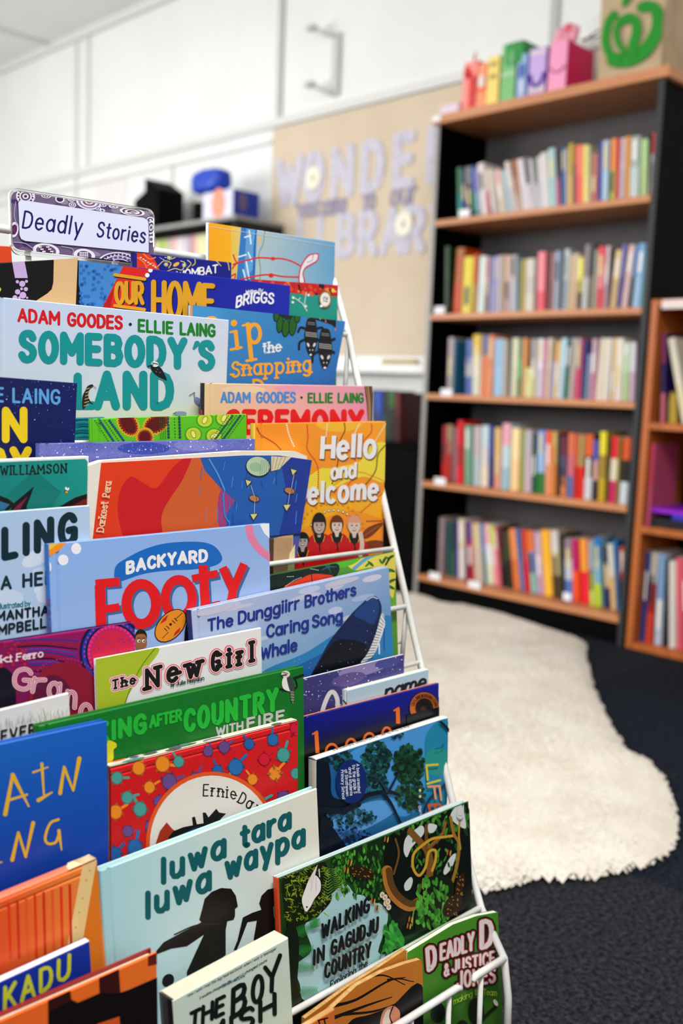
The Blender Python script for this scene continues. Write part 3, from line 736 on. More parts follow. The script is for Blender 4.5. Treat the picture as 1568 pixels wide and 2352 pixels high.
# --- top pocket
b = Book('picture_book', 'pale watercolour picture book with red stick figure arms, highest of the rack', (480, 511), (770, 556), .936, 0, TZ[7], None, .006, False, 'a9c4cc', ('c6ccc0', '5e98c0', 'c0ccc4', '68a4c6'), 'f0ece4')
A = b.art
A.G([(478, 505), (532, 515), (530, 720), (474, 720)], ['f0a010', 'eea818', 'f0a818', 'ec9c0c'])
A.G([(530, 512), (554, 518), (540, 720), (528, 720)], ['e6b840', 'd8c070', 'd4bc60', 'eab030'])
A.P([(554, 517), (590, 525), (582, 720), (536, 720)], '2f74b8'); A.P([(566, 519), (588, 525), (580, 620), (560, 640)], '5a9ad0')
for q in (((562, 545), (575, 541)), ((570, 580), (578, 600)), ((565, 600), (572, 640)), ((572, 530), (576, 560)), ((548, 590), (565, 585)), ((558, 620), (566, 650))): A.L(q, 3.5, 'd4e2ee')
A.L([(588, 527), (583, 570), (582, 640)], 2.5, '1c58a0'); A.P([(592, 540), (600, 548), (592, 565)], 'e0b070'); A.L([(608, 531), (604, 560), (594, 585), (598, 620), (594, 660)], 3, '8c9c90', True)
for z in (((425, 400), (455, 388), (520, 370), (600, 352), (660, 352), (712, 356), (780, 358), (850, 378), (905, 408)), ((440, 520), (520, 498), (600, 480), (695, 472), (780, 486), (890, 490))): A.L(Zb(*z), 3.4, 'd8201c', True)
for z in (((425, 330), (440, 370), (458, 390)), ((418, 430), (435, 405), (456, 388)), ((415, 480), (440, 470), (430, 520))): A.L(Zb(*z), 3, 'd8301c', True)
A.E(*Zb((710, 357))[0], 5, 4, 'd8201c'); A.E(*Zb((697, 478))[0], 6, 5, 'd8201c')
A.P(Zb((895, 525), (900, 440), (925, 380), (965, 330), (1015, 318), (1042, 328), (1030, 375), (985, 405), (945, 430), (930, 470), (942, 525)), 'c82848', True)
A.P(Zb((903, 525), (908, 445), (932, 387), (970, 340), (1012, 327), (1032, 333), (1022, 370), (980, 396), (938, 424), (922, 470), (932, 525)), 'e0dce0', True)
A.L(Zb((955, 385), (990, 370), (1000, 330)), 1.5, 'c82848', True)
A.L([(483, 521), (768, 566)], .8, 'd8dcd8')
b.done()
b = Book('picture_book', 'teal picture book with a red floral band and a round bronze sticker', (577, 641), (776, 655), .924, -1, TZ[7], None, .007, True, '17907f'); A = b.art
A.P([(570, 635), (780, 650), (780, 682), (570, 665)], 'c01818'); rr = random.Random(3)
A.cycle(40)
for i in range(60): A.E(*(lambda t, v: (578+198*t, 642+14*t+v*24))(rr.random(), rr.random()), rr.uniform(3, 8), rr.uniform(2, 5), rr.choice(['e04018', 'f08020', '2a0c10', 'f0c830', 'd81830', '701010', 'e85030', 'c01050']), rr.uniform(0, 90), 9)
A.endcycle()
for z in (((850, 630), (920, 680), (955, 735)), ((950, 600), (940, 660), (935, 690)), ((890, 660), (905, 640))): A.L(Zb(*z), 2, 'c8d8d4')
for z in ((855, 640), (852, 672), (965, 620), (945, 700)): A.E(*Zb(z)[0], 3, 3, 'e0e8e4')
st = b.sticker('round_sticker'); c = Zb((1083, 652))[0]
st.E(*c, 14.5, 20, '7a5a30'); st.E(*c, 12.5, 17.5, 'b89868'); st.E(*c, 11, 15.5, 'ece6de'); st.T('15', (c[0]-4, c[1]+6), (c[0]-4, c[1]-6), 9, 1.8, '5a4a40', up=(1, 0)); st.E(c[0]-9, c[1]+15, 3.5, 3, 'f4f2f0')
b.done()
b = Book('picture_book', 'narrow view of a navy picture book with yellow curls and a red flower', (308, 580), (532, 603), .926, -1, TZ[7], None, .007, True, '10187c', spine='0c1264'); A = b.art
A.P(Za((985, 560), (1060, 565), (1110, 610), (1150, 690), (985, 690)), 'd83418')
for z in (((990, 600), (1040, 640), (1060, 690)), ((1030, 570), (1075, 610), (1120, 600)), ((1060, 660), (1100, 640), (1130, 680))): A.L(Za(*z), 2.5, 'f08040', True)
A.dots(Za(*[(1010+35*i % 120, 600+23*i % 80) for i in range(14)]), 1.6, 'f4e0d0')
for z in (((1135, 665), (1180, 625), (1230, 640), (1215, 675)), ((1200, 700), (1260, 680), (1310, 690), (1330, 640), (1300, 625)), ((1290, 575), (1340, 590), (1390, 600)), ((1350, 620), (1375, 645), (1345, 680)), ((1400, 600), (1405, 640), (1385, 660)), ((1500, 600), (1550, 620), (1590, 660)), ((1520, 590), (1600, 600), (1640, 640), (1650, 690)), ((1200, 580), (1230, 610), (1260, 600))): A.L(Za(*z), 2, 'd8c050', True)
A.E(*Za((1268, 650))[0], 8, 4, 'e8b040', -30)
for p in ((1195, 650), (1325, 655), (1215, 600)):
    for k in range(4): c = Za(p)[0]; a = k*.785; A.L([(c[0]-5*math.cos(a), c[1]-5*math.sin(a)), (c[0]+5*math.cos(a), c[1]+5*math.sin(a))], 1.3, 'e0e0a0')
for k in range(10): A.dots(Za((1150+14*k % 90, 600+8*(k % 3)), (1320+9*k, 580+(k % 3)*9)), .9, 'e8e8e0')
A.T('WOMBAT', (405, 641), (499, 626), 17, 3.4, 'e8e8ec', jit=.6)
b.done()
b = Book('picture_book', 'corner of an orange red picture book behind the black and tan one', (-40, 562), (26, 566), .93, 0, TZ[7], None, .007, True, 'd8441c'); b.done()
b = Book('picture_book', 'navy picture book with gold capitals and a blue dotted and red patch', (181, 598), (667, 656), .912, -1, TZ[7], None, .008, True, '101a8c', ('0f1a94', '1420a4', '0c1270', '101a8c')); A = b.art
A.P([(170, 596), (285, 612), (262, 660), (233, 712), (192, 712)], '3f80c4')
rr = random.Random(5); A.dots([(rr.uniform(185, 275), rr.uniform(606, 706)) for i in range(60)], 4.3, '2a66b4', 9)
A.P([(283, 611), (346, 620), (326, 645), (308, 720), (230, 716)], 'd8201c'); A.P([(262, 660), (252, 715), (230, 716)], 'a81414')
A.dots(Za((1060, 728, ), (1083, 692)), 5.2, 'f0ecea', 12); A.E(*Za((1085, 690))[0], 4, 4, 'f0ecea')
for c, o in (('180c10', 2.5), ('d89a20', 0)):
    A.T('OUR', (266+o, 695+o), (327+o, 697+o), 46, 9, c, gap=2.4, jit=.15); A.L([(263+o, 631+o), (332+o, 641+o)], 7.5, c); A.L([(263+o, 702+o), (331+o, 711+o)], 7.5, c)
    A.T('HOME', (352+o, 732+o), (488+o, 728+o), 84, 12, c, gap=2.6, h1=72, jit=.2)
A.T('Written', (563, 676), (588, 673), 9, 1.4, 'e4e4ec', slant=2, gap=1.2); A.T('By', (592, 673), (602, 671), 9, 1.4, 'e4e4ec', slant=2)
A.T('BRIGGS', (542, 706), (626, 698), 23, 4.3, 'e8e8ee', slant=1, sag=7, gap=2.4)
b.done()
b = Book('picture_book', 'black picture book with a tan patch and lilac dots at the left edge', (-60, 607), (179, 593), .912, -1, TZ[7], None, .007, True, '0c090b'); A = b.art
A.P(Za((388, 600), (560, 600), (545, 960), (200, 960), (270, 905), (340, 860), (372, 830), (384, 780)), 'd8b280')
A.P(Za((85, 620), (175, 620), (200, 748), (108, 748)), 'c4a6d6')
A.dots([(*Za((x, y))[0], r/3.1) for x, y, r in ((160, 790, 22), (125, 775, 12), (190, 772, 11), (155, 826, 10), (186, 828, 15), (127, 848, 19), (165, 872, 24), (108, 890, 18), (140, 890, 10), (195, 890, 8))], 5, 'c4a6d6', 12)
A.L(Za((-5, 815), (5, 830), (-8, 850)), 2, 'e0d040', True); b.done()

# --- seventh pocket
b = Book('picture_book', 'large pale blue hardback with big teal capitals and painted birds', (0-14, 681), (526, 735), .884, -1, TZ[6], None, .009, True, 'c2d0e8', ('c0d0ec', 'ccd4e8', 'd2dccc', 'd8dcc4')); b.gh = .205; A = b.art
A.G([(150, 930), (530, 930), (530, 1010), (150, 1010)], ['ccd8d8', 'd4dcd0', 'e0dcb0', 'dcd8a8'])
A.T('ADAM', (43, 737), (135, 745), 27, 6.6, 'd0141a', gap=2.6); A.T('GOODES', (157, 747), (279, 755), 27, 6.6, 'd0141a', gap=2.6)
A.E(299, 745, 3.6, 3.8, '202030'); A.T('ELLIE', (319, 760), (395, 766), 25, 6, '107c22', gap=2.8); A.T('LAING', (415, 767), (492, 772), 25, 6, '107c22', gap=2.8)
A.T('SOMEBODY', (50, 825), (422, 841), 60, 17, '0e8f92', gap=3.6, h1=58); A.L([(452, 789), (445, 800)], 13, '0e8f92', w1=6); A.T('S', (462, 844), (486, 845), 56, 16, '0e8f92')
A.T('L', (178, 931), (212, 931), 66, 19, '0e8f92'); A.T('AND', (224, 932), (390, 933), 72, 19, '0e8f92', gap=3.8)
A.P(Zc_((985, 462), (1010, 450), (1050, 470), (1075, 510), (1090, 552), (1068, 545), (1020, 520), (995, 492)), '141418', True); A.E(*Zc_((1012, 445))[0], 8.5, 6.5, 'e4e4e4', 20); A.L(Zc_((968, 460), (1000, 450)), 2.4, '181818'); A.L(Zc_((995, 438), (1030, 446)), 2.2, '202020')
for q in ((1030, 480), (1045, 500), (1020, 495)): A.E(*Zc_(q)[0], 2, 1, '60707c', 40)
A.P(Zc_((572, 590), (600, 578), (608, 590), (585, 610), (575, 650), (590, 690), (608, 708), (570, 700), (552, 735), (538, 733), (538, 660), (556, 620)), '2c2018', True)
for k in range(6): A.L(Zc_((548+k*3, 720-k*22), (578+k, 712-k*22)), 1.6, 'c8b088')
A.L(Zc_((605, 585), (628, 605)), 1, '202020')
A.E(*Zc_((1295, 690))[0], 12, 7, '6c7ca8', 50); A.L(Zc_((1270, 632), (1272, 660), (1285, 680)), 3, '7c8cb4', True); A.L(Zc_((1236, 652), (1270, 632)), 1.5, '202020'); A.L(Zc_((1300, 710), (1302, 770)), 1.4, '303030'); A.E(*Zc_((1180, 768))[0], 14, 5, '8c98b8'); A.L(Zc_((1130, 772), (1150, 760)), 1.6, '202020')
b.done()
b = Book('picture_book', 'blue picture book with orange storybook lettering and two black animals hanging head down', (438, 700), (793, 738), .897, 0, TZ[6], None, .006, False, '2e7ab8', ('3f8cc0', '2c78ba', '2460a8', '1c55a8'), 'e8903a', outline=[(438, 700), (793, 738), (766, 884), (758, 1120), (434, 1120)]); A = b.art; b.gh = .1
A.P([(436, 699), (442, 700), (438, 900), (433, 900)], 'e08a30')
O_ = 'f0a224'
A.L([(541, 762), (545, 800)], 9, O_); A.E(537, 742, 7.5, 7.5, O_); A.L([(529, 763), (543, 760)], 5, O_); A.L([(530, 803), (554, 798)], 6, O_)
A.L([(569, 745), (577, 826)], 10, O_); A.L([(557, 748), (573, 744)], 5, O_); A.L([(566, 829), (588, 825)], 6, O_); A.L(arcpts(584, 766, 13, 21, 0, 360, 20), 8.5, O_)
A.E(485, 734, 14, 8, O_)
A.T('the', (604, 811), (644, 806), 22, 3.8, 'e6e6e4', gap=2.8, serif=2.6)
A.T('Snapping', (533, 865), (712, 851), 33, 5, O_, gap=3.2, serif=3.6, jit=.3); A.T('D', (582, 905), (604, 905), 32, 6, O_, serif=4)
A.P(Zb((715, 735), (760, 738), (900, 760), (905, 775), (850, 800), (735, 775)), '14240c')
for z in (((760, 830), 7, 19), ((802, 855), 8, 20), ((852, 840), 8, 22), ((735, 770), 6, 12), ((885, 780), 6, 12)): A.E(*Zb(z[0])[0], z[1]+1.5, z[2]+1.5, '08100a', 5); A.E(*Zb(z[0])[0], z[1]-.5, z[2]-.5, '1c5a18', 5)
A.P(Zb((980, 765), (1240, 805), (1235, 850), (1250, 900), (1215, 912), (1190, 880), (1130, 830), (1000, 790)), '0c0a0c')
A.P(Zb((1035, 780), (1060, 785), (1050, 800)), 'e07848'); A.P(Zb((1085, 790), (1095, 815), (1085, 818)), 'e07848'); A.P(Zb((1158, 850), (1180, 875), (1155, 880)), 'e07848')
def possum(c, k):
    q = lambda *a: [(c[0]+x*k, c[1]+y*k) for x, y in a]
    A.P(q((-8, -36), (8, -36), (13, -16), (15, 6), (12, 20), (-10, 20), (-16, 6), (-13, -16)), '0c0b0d', True)
    A.P(q((-10, 16), (10, 16), (11, 30), (4, 46), (-2, 50), (-7, 44), (-12, 28)), '131215', True)
    for sx in (-1, 1):
        A.L(q((sx*10, -12), (sx*24, -16), (sx*30, -6)), 5*k, '0c0b0d', True); A.L(q((sx*11, 10), (sx*26, 18), (sx*28, 34)), 5*k, '0c0b0d', True)
        A.E(*q((sx*7, 24))[0], 2.6*k, 5*k, 'd8d0cc', sx*25); A.E(*q((sx*3.2, 36))[0], 1.1*k, 1.5*k, 'e8e8e4')
    A.E(*q((-1, 47))[0], 3*k, 2.4*k, 'e4dcd8')
    for r_ in range(3): A.dots(q(*[(-12+3.4*i, -5+r_*4+i*.4) for i in range(8)]), 1.1*k, 'd8d8d4', 6)
    for r_ in range(2): A.L(q((-8, -28+4*r_), (8, -26+4*r_)), 1.1*k, '90908c')
possum((714, 768), 1.0); possum((746, 795), 1.06)
b.done()
b = Book('picture_book', 'pink and peach hardback with a black spine and bold red title', (471, 880), (855, 887), .866, 0, TZ[6], None, .009, True, 'e8b090', ('e8c498', 'e08cac', 'e8a880', 'e890a8'), '141420'); A = b.art; b.gh = .12
A.E(690, 895, 60, 10, 'e69cb0', 3); A.E(560, 895, 50, 9, 'eacaa4')
A.T('ADAM', (508, 924), (573, 924), 22, 5, '4a86c8', gap=2.6); A.T('GOODES', (590, 924), (677, 924), 22, 5, '4a86c8', gap=2.6); A.E(692, 913, 2.8, 2.9, '202028')
A.T('ELLIE', (708, 924), (762, 924), 20, 4.6, '127a20', gap=2.8); A.T('LAING', (777, 924), (833, 924), 20, 4.6, '127a20', gap=2.8)
A.T('CEREMONY', (522, 992), (830, 992), 46, 13, 'd80e12', gap=3.4)
A.P([(836, 884), (858, 884), (858, 1010), (846, 1010), (842, 930)], '3a2012')
for k in range(4): A.L([(839+k*5, 884), (845+k*3.6, 930), (845+k*4, 1000)], 1.6, ['c89058', 'e0b078', '8a5a30', 'd09a60'][k], True)
b.sart.L([(.0045, -.03), (.0045, -.06)], .003, 'c01818'); b.done()
b = Book('picture_book', 'dark navy hardback with tiny stars and yellow and light blue capitals', (-60, 861), (178, 880), .853, 0, TZ[5], None, .005, True, '0e1550', ('10184c', '101a5c', '0c1248', '0e1450')); A = b.art
A.spray(60, (0, 870, 176, 1060), 1.1, '6a80c8', 4); A.spray(10, (0, 870, 176, 1060), 1.7, 'a8b8e8', 8)
A.T('ELLIE', (-62, 918), (6, 922), 30, 5.8, '5a9ed8', gap=2.8); A.T('LAING', (31, 923), (136, 927), 30, 5.8, '5a9ed8', gap=3)
A.T('N', (13, 1009), (54, 1009), 66, 18, 'e8c61a'); A.T('RY', (-26, 1096), (64, 1096), 62, 18, 'e8c61a', gap=4); b.done()
b = Book('picture_book', 'sliver of a teal picture book with dark brush streaks beside the green dotted one', (120, 962), (240, 958), .868, 0, TZ[6], None, .006, True, '127284'); A = b.art
for k in range(9): A.L([(172+rr.uniform(-4, 8), 966+5*k), (190+rr.uniform(-4, 8), 964+5*k), (216, 967+5*k)], 2, ['0a3a44', '2c98a4', '0c5060'][k % 3], True)
b.done()
# --- sixth pocket
b = Book('picture_book', 'bright green picture book patterned with dots, seed pods and yellow ovals', (211, 962), (566, 951), .846, 1, TZ[5], None, .007, True, '62c41c', ('58bc18', '58b81c', '6cc824', '6ac020')); A = b.art
for p, rx, ry, ro in (((838, 838), 14, 23, -35), ((1022, 838), 24, 14, -28), ((948, 925), 12, 13, 0)):
    c = Zc_(p)[0]; A.E(*c, rx+10, ry+10, 'b8c020', ro); A.E(*c, rx+6, ry+6, '8a1c10', ro)
    for kk in (8.5, 4.5): A.dots([(c[0]+math.cos(math.radians(ro))*math.cos(t)*(rx+kk)-math.sin(math.radians(ro))*math.sin(t)*(ry+kk), c[1]+math.sin(math.radians(ro))*math.cos(t)*(rx+kk)+math.cos(math.radians(ro))*math.sin(t)*(ry+kk)) for t in np.linspace(0, 6.28, 26)], 1.5, 'e86820' if kk > 5 else 'f09030', 6)
    A.E(*c, rx, ry, '5a0c10', ro)
for p, ro in (((1340, 812), 25), ((1465, 800), 25), ((1265, 905), -20), ((1400, 915), 60)):
    c = Zc_(p)[0]; A.E(*c, 20, 18, '3c9a14'); A.E(*c, 17, 15.5, 'b0c820'); A.dots([(c[0]+14*math.cos(t), c[1]+12.5*math.sin(t)) for t in np.linspace(0, 6.28, 24)], 1, 'e8e080', 6); A.E(*c, 5.5, 9.5, '303810', ro); A.E(*c, 4.6, 8.5, 'e8e070', ro)
for x0 in (385, 400, 411): dotline(A, [(x0, 955), (x0+2, 1010)], 7, 3.2 if x0 != 400 else 1.4, '1c4a50')
for k, c in enumerate(('1c5a3c', '1c4870', '1c5a3c', '1c4870')): dotline(A, [(218+k*11, 966), (250+k*12, 1015)], 5.5, 2.8 if k % 2 else 1.4, c)
for k in range(5): dotline(A, [(560-k*9, 955), (520-k*9, 1010)], 5.5, 2.8 if k % 2 else 1.3, '1c5040')
for k in range(4): dotline(A, [(366+k*4, 955), (368+k*4, 1008)], 4, 1.1, '1c6a1c')
b.done()
b = Book('picture_book', 'violet blue picture book speckled with white stars, seen as a long narrow strip', (90, 1019), (586, 1008), .836, 1, TZ[5], None, .007, True, '4658a8', ('6a6cb4', '5c60b0', '3c4ca4', '4858ac')); A = b.art
A.E(330, 1030, 60, 14, '3444a0'); A.E(450, 1022, 50, 14, '7878bc'); A.E(200, 1028, 40, 12, '5a60b0')
A.spray(420, (90, 1008, 586, 1060), .9, '9098d0', 5); A.spray(260, (90, 1008, 586, 1060), .9, '303c90', 15); A.spray(70, (90, 1008, 586, 1060), 1.5, 'e8eaf6', 6); b.done()
b = Book('picture_book', 'orange and yellow picture book with white brush title and four children in red', (588, 973), (886, 968), .835, 1, TZ[5], None, .010, True, 'f08a1c', ('f08820', 'f6a020', 'f0a01c', 'ee7410'), 'e8c040'); A = b.art
A.P(Zd((720, 800), (760, 830), (900, 740), (1000, 730), (1180, 690), (1220, 600), (1370, 560), (1370, 830), (1220, 800), (1100, 830), (960, 900), (760, 980), (740, 980)), 'ecd43c', True)
A.P(Zd((860, 420), (1000, 410), (1200, 420), (1100, 470), (950, 470)), 'f4b428', True); A.P(Zd((740, 1040), (950, 940), (1250, 960), (1370, 900), (1370, 1100), (1100, 1040), (800, 1160), (720, 1200)), 'f4aa18', True)
A.L(Zd((700, 680), (860, 720), (1000, 730), (1120, 670)), 4, 'f09040', True); A.L(Zd((960, 880), (1150, 770), (1280, 800), (1370, 840)), 3.5, 'e8a030', True); A.L(Zd((1080, 860), (1250, 930), (1340, 900)), 3.5, 'e8a030', True)
A.P(Zd((1190, 1230), (1230, 1170), (1330, 1130), (1340, 1150), (1260, 1230), (1200, 1250)), '7a3414', True); A.E(*Zd((1290, 1300))[0], 30, 14, '7a3414'); A.L(Zd((1210, 1225), (1320, 1150)), 1.6, 'b06030')
for P_, c in ((((440, 450), (470, 500), (560, 555), (615, 610)), '8a3a10'), (((650, 415), (670, 500), (710, 590)), 'f4e4c8'), (((800, 430), (805, 520), (800, 600), (860, 690), (880, 760), (878, 890)), 'e03c14'),
             (((945, 420), (935, 520)), 'f4dcb0'), (((1068, 415), (1070, 470), (1030, 560), (1020, 700), (980, 850)), '70300c'), (((1175, 420), (1140, 490)), 'f6e4c0'), (((1265, 425), (1260, 480), (1200, 550), (1150, 650), (1130, 800), (1060, 900)), 'e04418'),
             (((1365, 420), (1280, 560)), 'f4dca8'), (((1360, 575), (1310, 640), (1290, 760), (1210, 870)), '5a4010'), (((1340, 920), (1250, 1000), (1180, 1060)), 'd8500c'), (((1230, 1120), (1340, 1118)), '8a3a10')):
    dotline(A, Zd(*P_), 4.6, 1.9, c)
for t in np.linspace(200, 340, 13): c = Zd((990+170*math.cos(math.radians(t)), 1200+160*math.sin(math.radians(t))))[0]; A.E(*c, 3.4, 3.4, '8a5a10'); A.E(*c, 2.2, 2.2, 'f4e8d0')
for t in np.linspace(190, 350, 17): A.E(*Zd((980+230*math.cos(math.radians(t)), 1200+210*math.sin(math.radians(t))))[0], 2.6, 2.6, 'e89010')
for c, o in (('8a4418', 2.2), ('eae6e6', 0)):
    A.T('Hello', (738+o, 1054+o), (858+o, 1049+o), 52, 10.5, c, gap=2.6, slant=.6, rnd=False); A.T('and', (760+o, 1100+o), (814+o, 1096+o), 33, 7, c, gap=2.6, slant=.5, rnd=False)
    A.T('elcome', (708+o, 1156+o), (864+o, 1146+o), 47, 9.5, c, gap=2.8, slant=.5, rnd=False); A.L([(691+o, 1160+o), (705+o, 1122+o)], 10, c, rnd=False)
def kid(face, rx, ry, skin, hair, shirt, long=False):
    x, y = face
    A.P([(p[0], p[1]) for p in shirt], 'c01018', True)
    A.P([(x-10, y+ry-2), (x+10, y+ry-2), (x+13, y+ry+14), (x, y+ry+26), (x-13, y+ry+14)], '15100e'); A.P([(x-6, y+ry-4), (x+6, y+ry-4), (x+3, y+ry+9), (x-3, y+ry+9)], skin)
    A.L([(x-13, y+ry+6), (x-9, y+ry+19)], 1.4, 'e0b818'); A.L([(x+13, y+ry+6), (x+9, y+ry+19)], 1.4, 'e0b818'); A.L([(x, y+ry+14), (x+2, y+ry+40)], 3, '15100e')
    A.E(x, y-ry*.25, rx+3.5, ry+(3 if not long else 8), hair); A.E(x, y+1, rx, ry, skin); A.P(arcpts(x, y-ry*.42, rx+.5, ry*.62, 180, 360, 10), hair)
    for sx in (-1, 1): A.E(x+sx*rx*.42, y-1, 2.2, 1.6, '2a201c'); A.L([(x+sx*rx*.2, y-4.5), (x+sx*rx*.65, y-5)], 1, hair)
    A.L([(x-1, y+3), (x+1.5, y+5)], 1.2, 'a08880'); A.E(x, y+ry*.52, 4.4, 2.6, '6a3a38'); A.E(x, y+ry*.48, 3.4, 1.2, 'f0e8e0')
kid((812, 1208), 13, 18, 'd8c0b0', 'd89878', [(784, 1250), (806, 1232), (836, 1240), (842, 1285), (780, 1300)]); A.L([(826, 1225), (830, 1250), (826, 1275)], 10, 'd8bca8', True)
kid((772, 1207), 12, 17, 'dcc4b8', '6a3010', [(748, 1236), (772, 1224), (796, 1236), (800, 1300), (746, 1300)])
kid((731, 1207), 13, 18, 'b8a49a', '1c1410', [(706, 1240), (731, 1226), (756, 1236), (758, 1300), (704, 1304)], True)
kid((693, 1243), 11.5, 15, 'a89c98', '0f0c0c', [(668, 1272), (690, 1262), (716, 1270), (722, 1310), (668, 1310)])
b.done()
b = Book('picture_book', 'thick white paged book lying sideways with a red and blue cover and pale seashell shapes', (226, 1066), (716, 1054), .820, 1.5, None, .20, .013, False, '1f58a8', ('e23416', '1c3c98', 'd82410', '2a64b4'), outline=[(233, 1063), (560, 1046), (640, 1046), (716, 1057), (690, 1225), (672, 1330), (650, 1420), (214, 1420), (214, 1235)], pages_outline=[(204, 1070), (240, 1058), (560, 1036), (680, 1037), (706, 1048), (690, 1200), (650, 1420), (196, 1420)]); A = b.art
A.P([(228, 1060), (440, 1040), (420, 1100), (372, 1180), (372, 1450), (208, 1450)], 'e03a16'); A.P([(436, 1052), (470, 1046), (520, 1080), (540, 1110), (505, 1130), (500, 1200), (520, 1260), (370, 1260), (372, 1180), (412, 1110)], 'd05a28', True)
A.P([(300, 1260), (272, 1190), (275, 1130), (300, 1095), (330, 1110), (360, 1120), (400, 1070), (440, 1045), (420, 1100), (372, 1180), (372, 1260)], 'c81820', True)
A.P([(455, 1040), (720, 1040), (690, 1232), (672, 1240), (520, 1240), (520, 1180), (540, 1150), (505, 1120), (470, 1080)], '2058a8'); A.P([(640, 1040), (720, 1050), (690, 1232), (640, 1232), (660, 1140)], '1a3690')
for k in range(26): x = rr.uniform(460, 690); y = rr.uniform(1055, 1200); A.L([(x, y), (x+rr.uniform(-6, 3), y+rr.uniform(12, 34))], rr.uniform(1, 2.4), rr.choice(['2c70c0', '184490', '3c84d0', '1c4c9c']))
A.L([(480, 1055), (500, 1090), (515, 1125)], 4, '4c90d4', True); A.L([(512, 1134), (515, 1180), (525, 1200)], 4, '3a7cc4', True)
A.E(592, 1072, 29, 24, '101c18', 8); A.E(592, 1071, 27, 22, 'b4c8ac', 8); A.E(586, 1073, 14, 11, '98b890', 8)
for k in range(7): A.L([(600+k*4, 1056), (596+k*5, 1090-k)], .9, '5a7058')
A.P([(622, 1048), (668, 1050), (640, 1078), (622, 1082)], 'd8c8a8'); 
for k in range(4): A.L([(628+k*9, 1050), (624+k*6, 1078)], 1, '806850')
for x, y, t in ((570, 1108, 0), (674, 1083, 0), (583, 1145, 1), (664, 1127, 1), (582, 1186, 2), (658, 1165, 2)):
    if t == 1: A.E(x, y, 13, 8, '28180c', 15); A.E(x, y, 11.5, 6.5, 'b47850', 15); A.L([(x+4, y-6), (x+6, y+6)], 1.2, '503018')
    else: A.P([(x-9, y-9), (x+9, y-2), (x-3, y+11)] if t == 0 else [(x-10, y-6), (x+11, y-8), (x-1, y+11)], '40381c', False); A.P([(x-7, y-6), (x+6, y-2), (x-3, y+8)] if t == 0 else [(x-8, y-5), (x+8, y-6), (x-1, y+8)], 'd8cc88')
for q in (((575, 1115), (583, 1140)), ((584, 1150), (583, 1180)), ((674, 1090), (668, 1122)), ((664, 1132), (660, 1160))): A.L(q, .9, 'c8d4d8')
A.P([(618, 1238), (672, 1226), (672, 1440), (612, 1440)], 'c8a078'); A.L([(618, 1232), (690, 1226)], 2.4, '181410'); A.P([(618, 1238), (628, 1236), (624, 1440), (612, 1440)], '503828')
for k in range(14): A.L([(630+k*3, 1236), (628+k*2.4, 1310)], .7, '8a6444')
A.P([(664, 1270), (676, 1250), (672, 1440), (640, 1440)], 'e8d8a0'); A.L([(240, 1188), (244, 1182)], .1, 'e03a16')
A.T('Darkest', (236, 1221), (247, 1153), 15, 2.7, 'f0c49c', up=(-1, -.05), gap=2.2, serif=2.2); A.T('Peru', (249, 1141), (254, 1108), 15, 2.7, 'f0c49c', up=(-1, -.05), gap=2.2, serif=2.2)
b.done()
b = Book('board_book', 'teal board book with rounded white rim, black capitals and a tiny bee', (-60, 1058), (204, 1048), .822, 1, TZ[5], None, .010, False, 'e6e8e4', None, 'e6e8e4'); A = b.art
A.G([(-60, 1064), (196, 1054), (201, 1060), (201, 1300), (-60, 1300)], ['10807a', '16948a', '16948a', '0f7a70', '0e7468']); A.P([(-60, 1200), (80, 1080), (140, 1130), (100, 1200)], '0e766e')
A.T('WILLIAMSON', (2, 1091), (152, 1086), 20, 3.4, '14181c', gap=3.4, serif=2, jit=.4)
dotline(A, Ze((320, 430), (380, 445), (440, 465)), 5, .9, '10302c'); A.E(*Ze((476, 470))[0], 4.6, 3.6, '201810'); A.E(*Ze((478, 472))[0], 3.6, 2.4, 'd8a020'); A.E(*Ze((476, 446))[0], 2.4, 4, 'e4ecec', -20); A.E(*Ze((490, 450))[0], 2, 4, 'e4ecec', 30)
A.P(Ze((75, 600), (100, 550), (245, 430), (190, 580), (200, 610)), '0c1014'); A.P(Ze((90, 600), (200, 500), (140, 600)), '7a1838'); A.P(Ze((-20, 490), (60, 520), (110, 560), (60, 600), (-20, 600)), '14100e'); A.P(Ze((-20, 530), (70, 560), (30, 600), (-20, 600)), '2c6c94')
A.P(Ze((430, 575), (540, 510), (640, 480), (640, 700), (430, 700)), '160c0a'); A.P(Ze((520, 570), (600, 525), (640, 520), (640, 620)), '6a1c14'); b.done()

# --- fifth pocket
b = Book('picture_book', 'pale blue picture book with dark slate capitals at the left edge of the rack', (-60, 1181), (206, 1161), .8045, 1, TZ[4], None, .004, False, 'bcd0ea', ('a8c4e8', 'b4cce8', 'c8d8ec', 'c4d4e8'), '9ab8e0'); A = b.art
for k in range(9): A.E(rr.uniform(0, 190), rr.uniform(1180, 1450), rr.uniform(20, 50), rr.uniform(10, 24), rr.choice(['d4e0f0', 'b0c8e8', 'c8d8ee']), rr.uniform(-30, 30))
A.T('LING', (11, 1280), (171, 1244), 62, 17, '0c2a34', gap=4.6); A.T('TA', (-22, 1355), (24, 1351), 27, 6.4, '10303a', gap=3); A.T('HEIR', (54, 1347), (134, 1338), 27, 6.4, '10303a', gap=3.2)
A.T('illustrated', (-4, 1398), (52, 1393), 11, 2.1, '1c7c88', gap=1.6); A.T('by', (57, 1392), (69, 1391), 11, 2.1, '1c7c88'); A.T('SAMANTHA', (-46, 1430), (110, 1411), 19, 5, '10242c', gap=3); A.T('CAMPBELL', (-44, 1464), (104, 1440), 20, 5, '10242c', gap=3); b.done()
